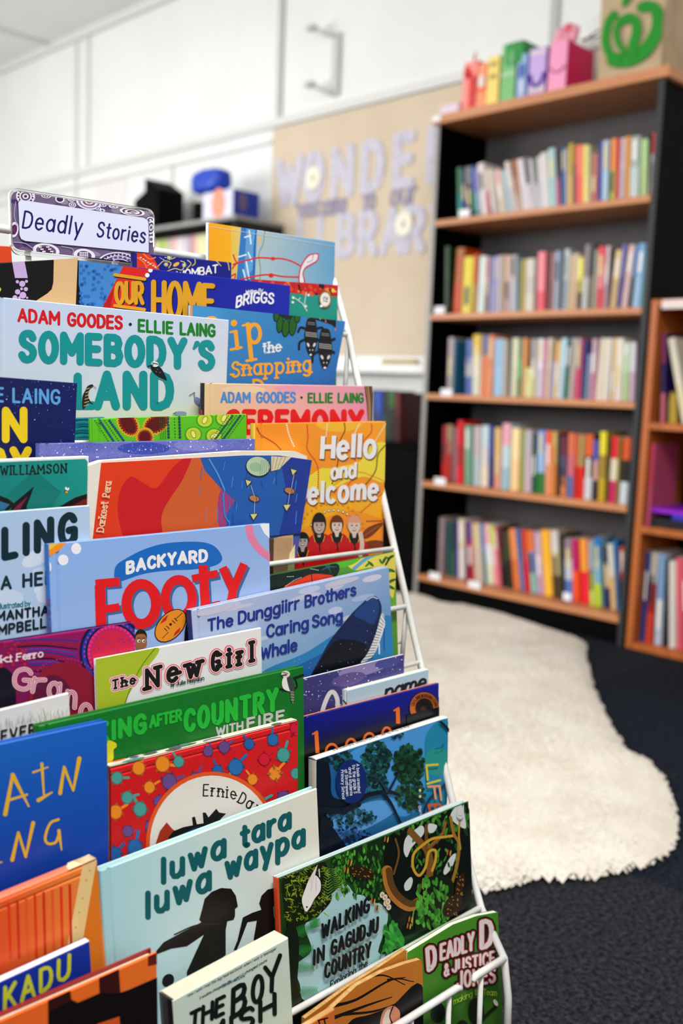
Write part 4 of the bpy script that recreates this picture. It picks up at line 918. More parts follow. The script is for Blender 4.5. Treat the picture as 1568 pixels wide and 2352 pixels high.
b = Book('picture_book', 'sky blue hardback with huge red football title and an orange ball', (112, 1250), (618, 1202), .797, 4, TZ[4], None, .008, True, '8fb0e4', ('88ace4', '8cace0', 'a4bce4', 'c4d0ea'), '2a68b8'); A = b.art
A.P(Ze((340, 835), (490, 820), (440, 880), (375, 925), (345, 935)), 'f09020'); A.P(Ze((342, 850), (420, 840), (370, 880), (345, 890)), 'f0c040'); A.P(Ze((342, 835), (380, 832), (345, 850)), 'd83018')
A.E(175, 1260, 11.5, 13, 'eceaf0'); A.E(145, 1286, 12, 12.5, 'eceaf0'); A.E(112, 1303, 6, 12, 'eceaf0')
A.L([(570, 1195), (576, 1232), (596, 1262), (625, 1284)], 17, 'e07ca0', True); A.P([(592, 1196), (622, 1196), (622, 1240), (606, 1224)], 'ececf0')
A.P([(262, 1322), (266, 1300), (285, 1285), (330, 1262), (380, 1248), (440, 1244), (478, 1248), (500, 1262), (510, 1285), (490, 1300), (440, 1308), (390, 1310), (330, 1318), (275, 1336), (266, 1332)], '1466bc', True)
A.T('BACKYARD', (292, 1316), (474, 1289), 24, 7.2, 'ece8ea', gap=3.2, sag=5, jit=.3)
for c, ox, oy in (('3c6498', 5, 5), ('e0161c', 0, 0)):
    t = lambda *a: [(x+ox, y+oy) for x, y in a]
    A.L(t((229, 1344), (232, 1445)), 24, c, rnd=False); A.L(t((219, 1341), (274, 1336)), 20, c, rnd=False); A.L(t((230, 1401), (274, 1394)), 18, c, rnd=False)
    A.L(arcpts(324+ox, 1387+oy, 34, 46, 0, 360, 28), 23, c); A.L(arcpts(410+ox, 1374+oy, 31, 43, 0, 360, 28), 21, c)
    A.L(t((466, 1298), (472, 1404)), 21, c, rnd=False); A.L(t((441, 1329), (500, 1317)), 17, c, rnd=False); A.L(t((488, 1390), (506, 1386)), 14, c, rnd=False); A.L(t((511, 1303), (533, 1352)), 19, c, rnd=False); A.L(t((560, 1295), (536, 1350), (524, 1410)), 19, c, rnd=False)
A.E(391, 1437, 45, 28.5, '181008', -48); A.E(391, 1437, 43, 26.5, 'e88c20', -48); A.P([(366, 1434), (374, 1421), (386, 1411), (381, 1425)], 'c02818'); A.P([(397, 1463), (401, 1452), (414, 1440), (411, 1452)], 'c02818')
A.L([(372, 1466), (386, 1452)], 1.4, '181008'); A.L([(402, 1422), (418, 1408)], 1.4, '181008'); A.E(391, 1434, 3, 3, '181008')
for x, y in ((380, 1446), (385, 1441), (398, 1428), (403, 1423)): A.L([(x-3, y-3), (x+3, y+3)], 1.8, '181008')
A.E(323, 1462, 14, 17, '20140e'); A.P([(311, 1462), (322, 1456), (334, 1460), (335, 1485), (312, 1490)], '9a6238', True)
for x in (318, 329): A.E(x, 1472, 3.6, 3.6, 'f0ece8'); A.E(x+1, 1472.5, 1.9, 2.2, '20140e'); A.L([(x-3, 1466), (x+3, 1465)], 1.4, '20140e')
A.P([(425, 1440), (440, 1425), (442, 1500), (424, 1500)], '141014', True); A.P([(560, 1390), (622, 1372), (622, 1400), (560, 1410)], 'd86820')
b.sart.T('BACKYARD', (.0035, -.05), (.0035, -.115), .0045, .0009, '8a1838', up=(1, 0)); b.sart.T('FOOTY', (.0035, -.122), (.0035, -.165), .0045, .0009, '8a1838', up=(1, 0)); b.done()
b = Book('picture_book', 'green picture book with yellow right edge and black leaves, just under the orange one', (620, 1322), (907, 1268), .796, 4, TZ[4], None, .007, True, '1c6a28', ('1a5c20', '6cb030', '14481c', '205828'), 'b83818'); A = b.art
A.P(Zh((960, 290), (1100, 230), (1245, 215), (1240, 480), (1210, 480), (1130, 330), (1010, 340)), 'ddcc50', True); A.P(Zh((700, 270), (900, 230), (1060, 225), (1000, 300), (850, 330)), '58b02c', True); A.L(Zh((1000, 330), (1090, 260), (1200, 225)), 8, '5a9cc0', True)
A.P(Zh((510, 360), (700, 320), (900, 300), (860, 400), (560, 470), (500, 470)), '0c2018', True); A.P(Zh((580, 440), (680, 390), (750, 362), (830, 365), (870, 380), (700, 450)), 'd83818', True); A.L(Zh((745, 365), (750, 420)), 2, '100c0c')
for k in range(5): a = k*1.25; c = Zh((845, 318))[0]; A.L([c, (c[0]+20*math.cos(a), c[1]+14*math.sin(a))], 4, '1c6068', w1=1)
dotline(A, Zh((590, 435), (640, 400), (690, 380)), 3.4, 1, 'd0e0dc'); dotline(A, Zh((600, 378), (640, 376)), 3.4, 1, 'd0e0dc'); dotline(A, Zh((740, 330), (790, 340)), 3.4, 1, 'd0e0dc')
for p, ro in (((1100, 300), 40), ((1180, 280), -60), ((1220, 260), -30), ((1225, 340), 20), ((1228, 400), -20), ((1222, 440), 30)): A.E(*Zh(p)[0], 9, 3, '1c5a18', ro); A.E(*Zh((p[0]-20, p[1]+6))[0], 7, 2.4, '2a7a20', -ro)
A.L(Zh((1190, 305), (1210, 270)), 4, '14100c'); b.done()
b = Book('picture_book', 'grey blue hardback with navy title lines and a big dark whale head', (440, 1402), (893, 1302), .780, 4.5, TZ[4], None, .010, True, 'b0bcd8', ('b4bcdc', '8ca4cc', '8ab4d4', '2c84b4'), '1c2c6c'); b.gh = .11; A = b.art
for k in range(16):
    x = rr.uniform(470, 890); y = 1390-(x-470)*.2+rr.uniform(0, 110); A.E(x, y, rr.uniform(14, 44), rr.uniform(4, 10), rr.choice(['bcc4e0', 'c4c0d4', '9cb4d4', 'a4b4d8', 'c8c8dc']), -14)
A.P([(600, 1545), (700, 1500), (800, 1440), (905, 1420), (905, 1560), (600, 1600)], '2a7cb4', True); A.P([(620, 1570), (740, 1500), (800, 1480), (760, 1560)], '1c5c9c', True)
A.P(Zh((740, 970), (800, 860), (850, 770), (910, 690), (980, 605), (1040, 545), (1090, 502), (1125, 494), (1150, 515), (1165, 560), (1160, 620), (1130, 720), (1085, 830), (1050, 890), (1040, 1000), (740, 1000)), '10204c', True)
A.P(Zh((740, 980), (830, 830), (900, 760), (1000, 760), (1080, 800), (1050, 890), (1040, 1000), (740, 1000)), '080c18', True); A.P(Zh((1000, 600), (1090, 515), (1125, 505), (1150, 560), (1120, 660), (1060, 640)), '1c3c78', True); A.L(Zh((1075, 520), (1110, 500), (1140, 510)), 2.6, 'b0c4e0', True)
A.P(Zh((1166, 598), (1186, 650), (1170, 720), (1115, 850), (1040, 895), (1085, 830), (1130, 720)), 'e0e0e0', True)
for k in range(16):
    t = k/15; A.L(Zh((1168-112*t-30*math.sin(t*3), 605+275*t), (1186-76*t, 640+225*t)), 1.3, '14141c')
A.L(Zh((1180, 690), (1180, 820)), 3, '2c4ca4'); A.L(Zh((1150, 780), (1150, 840)), 3, 'e0e4f0')
A.spray(34, (640, 1390, 860, 1540), 1, 'a0b4d4', 3)
A.T('The', (478, 1449), (533, 1436), 25, 5, '1c2f88', gap=2.4); A.T('Dunggiirr', (548, 1432), (685, 1397), 26, 5, '1c2f88', gap=2.2, slant=.1); A.T('Brothers', (701, 1394), (815, 1366), 25, 5, '1c2f88', gap=2.2)
A.T('Caring', (613, 1463), (706, 1443), 26, 5, '1c2f88', gap=2.2); A.T('Song', (718, 1440), (784, 1426), 25, 5, '1c2f88', gap=2.2); A.T('Whale', (599, 1513), (680, 1493), 26, 5, '1c2f88', gap=2.2)
b.sart.T('The', (.0035, -.03), (.0035, -.043), .004, .0008, 'e0e4f0', up=(1, 0)); b.sart.T('Dunggiirr', (.0035, -.047), (.0035, -.09), .004, .0008, 'e0e4f0', up=(1, 0)); b.done()
b = Book('picture_book', 'magenta and indigo painted picture book with pink outlined letters', (-60, 1484), (309, 1429), .779, 4, TZ[4], None, .009, True, '301050', ('7a1048', 'a01060', '2a0e50', '3a1048'), 'a01060'); A = b.art
A.P([(-60, 1478), (309, 1424), (309, 1432), (-60, 1488)], 'c01a70')
for k in range(16):
    y = 1474+7*k; A.L([(30+k*5, y-2), (90+k*5, y-6+k*.5), (180-k*1.5, y-2+k*2.5)], 3, ['1c2c98', '981c28', '0c0a20', '2440b0'][k % 4], True)
for r_, c in ((76, '14103c'), (70, '2038a8'), (62, '14103c'), (58, 'c01c68'), (48, 'd02048')): A.E(258, 1498, r_, r_*1.06, c, 0, 30)
A.dots([(258+65*math.cos(t), 1498+69*math.sin(t)) for t in np.linspace(3, 6.4, 22)], 2, 'd83060', 7); A.dots([(258+54*math.cos(t), 1498+58*math.sin(t)) for t in np.linspace(2.4, 6.6, 26)], 3.6, 'e03080', 8); A.dots([(258+38*math.cos(t*2.4), 1500+34*math.sin(t*1.7)) for t in range(26)], 1.8, '3030a0', 7)
A.E(150, 1610, 85, 90, '8a1430'); A.dots([(150+92*math.cos(t), 1610+97*math.sin(t)) for t in np.linspace(3.4, 6.4, 34)], 2.6, 'a82060', 7); A.E(120, 1610, 46, 60, '5a1038'); A.P([(-60, 1540), (30, 1550), (20, 1700), (-60, 1700)], '100a20', True)
A.dots([(rr.uniform(0, 60), rr.uniform(1475, 1530)) for _ in range(24)], 4, 'b01c48', 8)
A.T('eki', (-22, 1523), (25, 1519), 14, 3.4, 'e8c8d4', gap=2, serif=2.4); A.T('Ferro', (38, 1517), (98, 1508), 15, 3.4, 'e8c8d4', gap=2, serif=2.4)
for ch, x, y, h, wd in (('G', 30, 1581, 46, 38), ('r', 74, 1588, 44, 24), ('a', 110, 1602, 50, 24), ('n', 152, 1622, 50, 18), ('o', 182, 1655, 56, 24)):
    A.T(ch, (x, y), (x+wd, y+3), h, 11, 'ecb4c4', slant=.8); A.T(ch, (x, y), (x+wd, y+3), h, 5.6, '8a3050', slant=.8); A.T(ch, (x, y), (x+wd, y+3), h, 2.6, 'ecb4c4', slant=.8)
b.done()
b = Book('picture_book', 'white picture book with a lime corner and chunky red outlined black title', (220, 1514), (600, 1442), .771, 4, TZ[4], None, .004, False, 'e6e2e0', ('e8e6e4', 'e6e2e0', 'd4e2ec', 'dce4ea')); A = b.art
A.P(Zg((686, 345), (1130, 268), (1060, 420), (985, 520), (900, 680), (890, 900), (690, 900)), 'a9ba28', True); A.P([(215, 1505), (362, 1485), (330, 1530), (300, 1585), (285, 1620), (285, 1700), (215, 1700)], 'a9ba28'); A.L([(358, 1486), (325, 1530), (300, 1580), (284, 1625)], 2.5, '6a8418', True)
OUT = [(12, 'f4d4d8'), (8, 'd0202c'), (5, 'f0c8cc')]
A.T('The', (259, 1582), (309, 1570), 19, 4.8, '141010', gap=4.6, serif=2.6, out=OUT); A.T('New', (337, 1581), (458, 1548), 42, 9.5, '141010', gap=5.5, serif=7, out=OUT, jit=.3); A.T('Girl', (487, 1541), (578, 1517), 40, 9, '141010', gap=8.5, serif=4.2, out=OUT, jit=.3)
A.T('by', (392, 1577), (399, 1575), 8, 1.5, '20303c'); A.T('Julie', (404, 1574), (425, 1570), 8.5, 1.6, '20303c', gap=1.8); A.T('Haydon', (430, 1569), (467, 1561), 8.5, 1.6, '20303c', gap=1.8); b.done()

# --- fourth pocket
b = Book('picture_book', 'white picture book with black capitals and faint grey grass at the left edge', (-60, 1646), (158, 1592), .752, 4, TZ[3], None, .004, False, 'd8d4d2'); A = b.art
for k in range(60): x = rr.uniform(-10, 156); y = 1676-x*.22+rr.uniform(-6, 4); A.L([(x, y), (x+rr.uniform(-5, 5), y-rr.uniform(6, 24))], .9, 'b4b0ae')
A.T('EVER', (3, 1703), (80, 1686), 24, 4.8, '14181c', gap=3.6); A.T('FOR', (-60, 1722), (-12, 1708), 24, 4.8, '14181c', gap=3.6); b.done()
b = Book('picture_book', 'starry purple picture book with a white brush stroke letter', (660, 1568), (928, 1503), .7545, 4, TZ[3], None, .004, False, '443a78', ('3c3a74', '3c3c80', '30285c', '4a4488')); b.gh = .08; A = b.art
A.E(835, 1535, 60, 16, '9080b4', -14); A.E(800, 1560, 40, 14, '60508c', -14); A.E(890, 1522, 30, 12, '4a4a94', -14); A.spray(120, (690, 1500, 930, 1660), 1.3, 'e8e6f4', 9); A.spray(60, (690, 1500, 930, 1660), .9, '9c94c4', 19)
A.L(Zj((430, 520), (455, 430), (490, 355), (520, 345), (545, 390), (550, 460), (552, 540)), 10, 'dcd8d8', True); b.done()
b = Book('paperback_book', 'pale blue paperback with thick cream page edge showing on top', (797, 1586), (984, 1537), .745, 4, TZ[3], None, .009, False, 'b8ccd8', ('aec6d4', 'b4ccd8', 'a8c4d4', 'a0bccc'), 'c8d4da', pages=mat('ivory_pages', 'e6ddcc', .9, .1)); A = b.art
A.T('name', (884, 1606), (975, 1580), 30, 6.5, '141820', gap=2, slant=1.4)
for k in range(4): b.sart.L([(.004, -.012-.012*k), (.010, -.016-.012*k), (.004, -.020-.012*k)], .002, '202428')
b.done()
b = Book('picture_book', 'deep blue picture book with spaced orange letters and an orange award seal', (690, 1650), (1008, 1569), .736, 4, TZ[3], None, .006, True, '0e1480', ('0c127c', '0e148c', '080818', '0c0c30'), '0c127c', 'd8824a'); b.gh = .12; A = b.art
A.G([(640, 1690), (1010, 1600), (1010, 1640), (640, 1740)], ['0c1270', '0c1274', '06060c', '06060c']); A.P([(640, 1740), (1010, 1640), (1010, 1900), (640, 1900)], '06060c')
OR_ = 'e86a1c'
for p, q in (((726, 1681), (729, 1730)), ((913, 1627), (914, 1662))): A.L([p, q], 9, OR_, rnd=False, w1=9); A.L([(p[0]-8, p[1]+5), (p[0]+2, p[1]-1)], 4, OR_)
for cx, cy, rx in ((762, 1728, 14), (806, 1716, 12), (848, 1703, 13), (888, 1690, 11)): A.L(arcpts(cx, cy, rx, 19, 150, 390, 14), 5.5, OR_)
A.L([(962, 1664), (962, 1712)], 9, OR_, rnd=False)
st = b.sticker('award_seal'); c = (973, 1626); st.E(*c, 34, 37, '1c100c'); st.E(*c, 33, 36, 'c4661c', 0, 28); st.E(*c, 21, 23, '20100a'); st.E(*c, 15, 17, '0c0808'); st.E(c[0]-2, c[1]+3, 7, 8, '3a2010'); st.P([(c[0]-40, c[1]+16), (c[0]+40, c[1]-4), (c[0]+40, c[1]+50), (c[0]-40, c[1]+50)], '070710')
for i, ch in enumerate('CHILDRENSBOOKCOUNCIL'):
    a = math.radians(190+9.3*i); q0 = (c[0]+23.5*math.cos(a), c[1]+25.5*math.sin(a)); a2 = math.radians(190+9.3*i+6); q1 = (c[0]+23.5*math.cos(a2), c[1]+25.5*math.sin(a2)); st.T(ch, q0, q1, 7.5, 1.2, '1c0c08', up=(math.cos(a+.05), math.sin(a+.05)))
b.done()
b = Book('picture_book', 'forest green hardback with bright green capitals and a small kookaburra', (88, 1668), (697, 1531), .739, 4, TZ[3], None, .010, True, '0f6e20', ('127426', '0e7020', '0a4a14', '0c5a1a'), '0c5c1a'); A = b.art
for k in range(14): x = rr.uniform(280, 680); y = 1690-(x-280)*.25+rr.uniform(-40, 40); A.L([(x, y), (x+rr.uniform(-20, 30), y-rr.uniform(10, 50)), (x+rr.uniform(10, 60), y-rr.uniform(30, 80))], 1.2, '1c7c30', True)
GN = '22b436'
A.T('LOO', (92, 1742), (200, 1717), 46, 11, GN, gap=3.4); A.T('KING', (226, 1703), (332, 1680), 38, 10.5, GN, gap=3.8); A.T('AFTER', (345, 1670), (415, 1654), 24, 6, GN, gap=2.8); A.T('COUNTRY', (426, 1678), (634, 1628), 44, 11, GN, gap=4)
A.T('WITH', (497, 1689), (556, 1676), 18, 4.6, 'b0b4ac', gap=2.6); A.T('FIRE', (568, 1673), (650, 1654), 22, 6, 'b0b4ac', gap=3.4)
A.L(Zh((640, 985), (700, 965)), 5, '181818'); A.L(Zh((645, 985), (655, 1040), (600, 1060), (555, 1050)), 3.4, '181818', True)
A.P(Zh((575, 1050), (566, 1010), (580, 975), (600, 985), (625, 1040), (615, 1065)), 'e8e4e0', True); A.P(Zh((595, 985), (620, 980), (640, 1030), (638, 1065), (615, 1065)), '3a3e40', True); A.E(*Zh((588, 962))[0], 10, 8, 'dcd4c8'); A.L(Zh((562, 972), (592, 966)), 3.4, '3c3428'); A.L(Zh((572, 952), (600, 958)), 2, '5a4a38')
A.P(Zh((615, 1065), (636, 1065), (640, 1110), (632, 1142), (620, 1120)), '8c8478'); 
for k in range(4): A.L(Zh((617, 1075+16*k), (638, 1078+16*k)), 1.4, '201c18')
A.P(Zg((770, 950), (830, 960), (835, 990), (815, 1010), (812, 1080), (770, 1100)), 'd8d020', True); b.done()
b = Book('picture_book', 'royal blue hardback with hand painted yellow capitals at the left edge', (-60, 1722), (246, 1656), .724, 4, TZ[3], None, .010, True, '1458b4', ('1a62bc', '1660c0', '0c2c98', '1038a0'), '1458b4'); b.gh = .13; A = b.art
YG = 'e4b024'
for P_, w, w1 in ((((12, 1870), (29, 1780)), 10, 7), (((29, 1780), (66, 1852)), 10, 4), (((20, 1838), (62, 1825)), 6, 5), (((76, 1774), (110, 1762)), 5, 3), (((96, 1754), (101, 1830)), 7, 4), (((88, 1838), (119, 1820)), 9, 4), (((138, 1822), (147, 1762)), 9, 6), (((147, 1762), (168, 1816)), 7, 5), (((168, 1816), (182, 1742)), 5, 10),
                 (((28, 1975), (42, 1912)), 9, 6), (((42, 1912), (59, 1968)), 6, 6), (((59, 1968), (76, 1890)), 5, 9), (((-20, 1984), (4, 1980)), 6, 3), (((-40, 1830), (-10, 1800)), 9, 6)): A.L(P_, w, YG, w1=w1)
A.L([(134, 1882), (116, 1890), (106, 1912), (104, 1930), (112, 1938), (128, 1934), (136, 1912)], 6, YG, True); A.L([(135, 1908), (141, 1952)], 8, YG, w1=3); b.done()
b = Book('picture_book', 'red hardback patterned with colourful little turtles and a white roundel', (254, 1764), (684, 1656), .722, 4, TZ[3], None, .012, True, 'd0181c', ('d0181c', 'd81c20', 'c01418', 'c81418'), 'd8ccb8', spine_at='top'); A = b.art
cols = ['4a9c94', 'f08a24', '6c4a88', '2462a8', 'd81838', 'f08a24', '4a9c94', '6c4a88', '2a6cb0']
pts_ = []
for j in range(7):
    for i in range(9): pts_.append((262+i*52+(j % 2)*25+rr.uniform(-8, 8), 1780+j*45-(i*52)*.24+rr.uniform(-7, 7)))
A.cycle(60)
for i, (x, y) in enumerate(pts_):
    c = cols[(i*5+i//11) % 9]; k = rr.uniform(.85, 1.35); a = rr.uniform(-2.2, .2); d = '%02x%02x%02x' % tuple(int(int(c[q:q+2], 16)*.7) for q in (0, 2, 4))
    A.L([(x+10*k*math.cos(a), y+11*k*math.sin(a)), (x+27*k*math.cos(a), y+28*k*math.sin(a))], 5.4*k, c)
    for l in (.8, 2.2, 3.9, 5.4): A.L([(x+10*k*math.cos(a+l), y+11*k*math.sin(a+l)), (x+15*k*math.cos(a+l), y+16.5*k*math.sin(a+l))], 4.2*k, d)
    A.E(x, y, 13.5*k, 15*k, d, 0, 14); A.E(x, y, 12*k, 13.5*k, c, 0, 14)
A.endcycle()
A.E(487, 1940, 153, 168, 'e4561c', 0, 48); A.E(487, 1940, 144, 159, 'e8e0d6', 0, 48)
A.T('Ernie', (466, 1828), (540, 1836), 26, 3.2, '1c1614', gap=3.6, serif=2.2, sag=3, slant=.4, h1=25); A.T('Da', (545, 1842), (572, 1858), 25, 3.2, '1c1614', gap=3.2, up=(.45, -.9), serif=2.2); A.T('rgo', (580, 1864), (604, 1886), 25, 3.2, '1c1614', gap=3.2, up=(.6, -.8), serif=2.2)
A.P(Zi((790, 960), (820, 870), (855, 825), (885, 860), (940, 900), (940, 1000), (790, 1000)), 'a83018'); A.P(Zi((865, 900), (890, 870), (940, 850), (990, 840), (985, 800), (1000, 795), (1010, 835), (1045, 830), (1040, 775), (1055, 775), (1070, 800), (1110, 755), (1125, 775), (1160, 780), (1130, 810), (1180, 860), (1000, 960), (860, 940)), '0f0c0e'); A.P(Zi((940, 880), (1000, 850), (1060, 845), (1060, 870), (960, 910)), '1c2c60')
b.sart.L([(0, .006), (.3, .006)], .009, 'e0d8c8'); rr2 = random.Random(8)
for k in range(16): b.sart.E(rr2.uniform(0, b.w), rr2.uniform(0, .012), rr2.uniform(.004, .012), .003, rr2.choice(['508c80', 'e06828', '6a3020', '4a5a40', 'c8c0b0', '6c5080']))
b.done()
b = Book('paperback_book', 'blue paperback lying sideways with painted trees, a navy disc and a white spine on top', (727, 1746), (1029, 1649), .7155, 3, TZ[3], None, .013, False, '2a6cb4', ('1c5ca0', '2c90b4', '18346c', '2878b0'), 'e4e0da', spine_at='top'); A = b.art
A.P(Zj((640, 780), (900, 680), (1250, 560), (1200, 760), (1180, 1100), (1000, 1240), (850, 1000), (740, 880)), '4a98dc', True); A.P(Zj((500, 1250), (800, 1130), (980, 1150), (900, 1250), (600, 1400), (450, 1450)), '5aa0dc', True)
A.P(Zj((1190, 640), (1350, 560), (1370, 1080), (1200, 1180), (1180, 900)), '2088ac', True); A.E(*Zj((1260, 840))[0], 26, 34, '2c9890', 10)
A.P(Zj((380, 820), (470, 810), (500, 950), (520, 1100), (700, 1130), (690, 1180), (470, 1200), (520, 1300), (440, 1540), (400, 1540)), '061224', True)
def foliage(box, n, seed, pal, r=6):
    q = random.Random(seed); A.cycle()
    for _ in range(n):
        a = q.uniform(0, 6.28); d = q.random()**.6; x = box[0]+box[2]*d*math.cos(a); y = box[1]+box[3]*d*math.sin(a); A.E(*Zj((x, y))[0], q.uniform(.4, 1)*r, q.uniform(.3, .8)*r, q.choice(pal), q.uniform(0, 180), 8)
    A.endcycle()
DK = ['0c2c30', '103a38', '0a2024', '164a40', '1c5a58', '0c3034']
foliage((560, 830, 90, 70), 80, 1, DK+['2a6c88'], 8); foliage((830, 830, 105, 130), 240, 2, DK+['246a64'], 7); foliage((830, 1000, 80, 70), 100, 12, DK+['2c7080'], 6); foliage((1060, 860, 112, 140), 260, 3, ['0c3020', '103c28', '0a2418', '1c5a30', '16482c'], 8); foliage((1070, 1080, 100, 120), 180, 4, ['0c3020', '143c24', '0a2418', '246038'], 7); foliage((960, 640, 60, 30), 30, 5, DK, 5)
foliage((650, 1240, 180, 60), 90, 6, DK+['2c7488', '1c5070'], 6); foliage((600, 1400, 180, 90), 100, 7, ['1c4c84', '0c2c54', '2c68a8', '08182c'], 7)
A.L(Zj((420, 1190), (600, 1190), (740, 1090), (900, 1060), (980, 1080)), 16, '0a1424', True, w1=7); A.L(Zj((900, 1070), (950, 980), (985, 900)), 6, '141c34', True, w1=3); A.L(Zj((880, 1080), (930, 1150), (1000, 1290)), 9, '0a1424', True, w1=4); A.L(Zj((740, 930), (830, 960), (900, 1060)), 4, '203850', True); A.L(Zj((1250, 530), (1310, 580), (1360, 640)), 6, '0c1828', True); A.L(Zj((1360, 960), (1280, 1040), (1190, 1130), (1150, 1250)), 5, '102c54', True)
A.P(Zj((400, 1540), (420, 1230), (520, 1330), (620, 1480)), '061020')
A.E(*Zj((640, 985))[0], 35.5, 50.5, '10286c', 0, 32)
for i, t in enumerate(('A book created', 'by the grade 5', 'and 6 students', 'at Strathewen', 'Primary School')):
    x = 815.5-9*i; y0 = (1754, 1757, 1762, 1767, 1768)[i]; A.T(t, (x, y0), (x+3.5, (1820, 1821, 1826, 1827, 1834)[i]), 6.4, 1.15, 'e8ecf4', up=(1, -.04), gap=1.7, sp=3.4)
for ch, p, q, c in (('L', (976, 1757), (979, 1790), 'd8cc30'), ('F', (980, 1806), (984, 1838), 'e8a070'), ('E', (981, 1848), (985, 1868), 'e06020')): A.T(ch, p, q, 26, 5, c, up=(1, -.08))
A.L(Zj((1185, 1000), (1275, 975)), 5, 'd8d030'); A.E(*Zj((1132, 1048))[0], 2.8, 3.4, 'd8dc90'); A.E(*Zj((1132, 1092))[0], 2.8, 3.4, 'd8dc90'); A.L(Zj((1240, 750), (1290, 740), (1300, 715)), 2, '2048a0', True); A.T('Gerri', (957, 1850), (961, 1874), 6, 1.2, 'd8e4f0', up=(1, 0))
b.sart.T("erutnevdA txeN s'irreG".replace("erutnevdA txeN s'irreG", "Gerri's Next Adventure"), (.10, .010), (.032, .010), .0045, .0008, '40444c', up=(0, -1), gap=1.6, sp=3.4); b.sart.T('Life in the Bush', (.158, .010), (.106, .010), .0045, .0008, '40444c', up=(0, -1), gap=1.6, sp=3.4); b.done()

# --- third pocket
b = Book('picture_book', 'pale aqua hardback with dark teal rounded lettering and running silhouettes', (229, 2001), (728, 1811), .690, 5, TZ[2], None, .010, True, 'b8e0e2', ('a8d8de', 'ece4d0', 'b8d8e4', 'e0e4e4'), '88b8c0'); b.gh = .2; A = b.art
TL_ = '0f5c60'
A.T('luwa', (374, 2027), (514, 1966), 50, 13, TL_, gap=3.6); A.T('tara', (556, 1946), (664, 1900), 45, 12, TL_, gap=3.2, h1=43); A.T('luwa', (338, 2107), (480, 2041), 52, 13, TL_, gap=3.6); A.T('waypa', (521, 2018), (696, 1940), 50, 12, TL_, gap=3.4, h1=46)
A.P(Zl((720, 735), (740, 660), (755, 600), (800, 555), (860, 530), (925, 535), (955, 580), (968, 650), (950, 665), (950, 710), (940, 735), (900, 745), (890, 800), (890, 960), (640, 1180), (640, 1070), (690, 960), (750, 830), (640, 905), (540, 920), (450, 955), (440, 940), (490, 880), (620, 810), (735, 750)), '17100e')
A.P(Zl((940, 930), (965, 870), (1000, 720), (1060, 690), (1120, 670), (1105, 630), (1120, 580), (1160, 540), (1205, 530), (1225, 570), (1210, 640), (1195, 650), (1200, 720), (1240, 700), (1240, 900), (1080, 960), (1070, 860), (1090, 740), (1030, 750), (985, 870), (960, 930)), '14100f'); A.E(*Zl((520, 1125))[0], 13, 16, '14100f', 30)
A.L(Zl((560, 830), (700, 770), (850, 760)), 3, '3a1c18', True); b.done()
b = Book('picture_book', 'glossy rainforest picture book with a winding brown trunk, a white bird and black title', (642, 2018), (1076, 1841), .671, 7, TZ[2], None, .010, True, '0c2010', ('1c3a14', '145a20', '0e2410', '0a1e0c'), 'c8421c', 'c4d8dc'); A = b.art
A.P(Zm((500, 600), (560, 660), (640, 680), (760, 780), (700, 1010), (760, 1030), (300, 1300), (230, 1200), (210, 1090), (300, 1000), (260, 850), (340, 800), (400, 690)), 'a6ccd0', True)
def leaves(box, n, seed, pal, l, w, a0, a1):
    q = random.Random(seed); A.cycle()
    for _ in range(n): A.E(*Zm((q.uniform(box[0], box[2]), q.uniform(box[1], box[3])))[0], l*q.uniform(.6, 1.2), w*q.uniform(.7, 1.2), q.choice(pal), q.uniform(a0, a1), 8)
    A.endcycle()
G1 = ['2a6a1c', '3c8428', '1c5014', '4c9830', '163c10', '2c7420']
A.P(Zm((130, 570), (240, 530), (380, 470), (400, 600), (420, 700), (330, 800), (250, 840), (160, 860), (130, 700)), '141c06', True)
q = random.Random(2); A.cycle()
for _ in range(150):
    x = q.uniform(140, 400); y = q.uniform(520, 840)-(x-140)*.15; A.L(Zm((x, y), (x+q.uniform(-16, 16), y+q.uniform(-14, 14)), (x+q.uniform(-22, 22), y+q.uniform(-20, 20))), 2, q.choice(['8c9c24', '6a8418', 'a0a830', '4a6010']), True)
A.endcycle()
A.P(Zm((430, 440), (750, 310), (770, 480), (720, 700), (640, 690), (540, 600), (480, 560)), '0c280c', True); leaves((450, 370, 750, 690), 190, 3, G1+['5aa834'], 7, 2.6, 70, 110); leaves((420, 420, 520, 560), 40, 13, G1, 7, 2.6, 60, 120)
A.P(Zm((760, 320), (1000, 200), (1230, 110), (1270, 700), (900, 900), (800, 850), (740, 600)), '060c06', True); leaves((780, 130, 1240, 300), 110, 4, G1, 9, 3.4, 60, 120)
for P_ in (((860, 330), (900, 290), (960, 250), (970, 300), (900, 380), (870, 440), (850, 400)), ((1000, 240), (1050, 250), (1030, 290), (1000, 290)), ((1090, 520), (1130, 440), (1165, 420), (1140, 500), (1100, 545)), ((855, 600), (890, 560), (905, 580), (890, 630), (860, 640)), ((1130, 200), (1160, 140), (1200, 130), (1225, 260), (1180, 250))): A.P(Zm(*P_), 'd0d4d0', True)
leaves((900, 300, 1180, 540), 60, 5, G1+['123410'], 7, 2.4, 60, 120)
BR = '8a5c20'
A.L(Zm((750, 520), (760, 600), (800, 680), (880, 735), (960, 700)), 24, 'b0702a', True, w1=22); A.L(Zm((760, 520), (775, 600), (815, 670), (890, 720), (960, 695)), 15, '5a3c14', True); A.L(Zm((890, 285), (940, 340), (990, 400), (1010, 480), (1000, 580)), 15, '7a5020', True, w1=16); A.L(Zm((985, 250), (985, 330), (990, 400)), 7, '6a4418', True); A.L(Zm((1060, 330), (1010, 380), (985, 460)), 9, '6a4418', True)
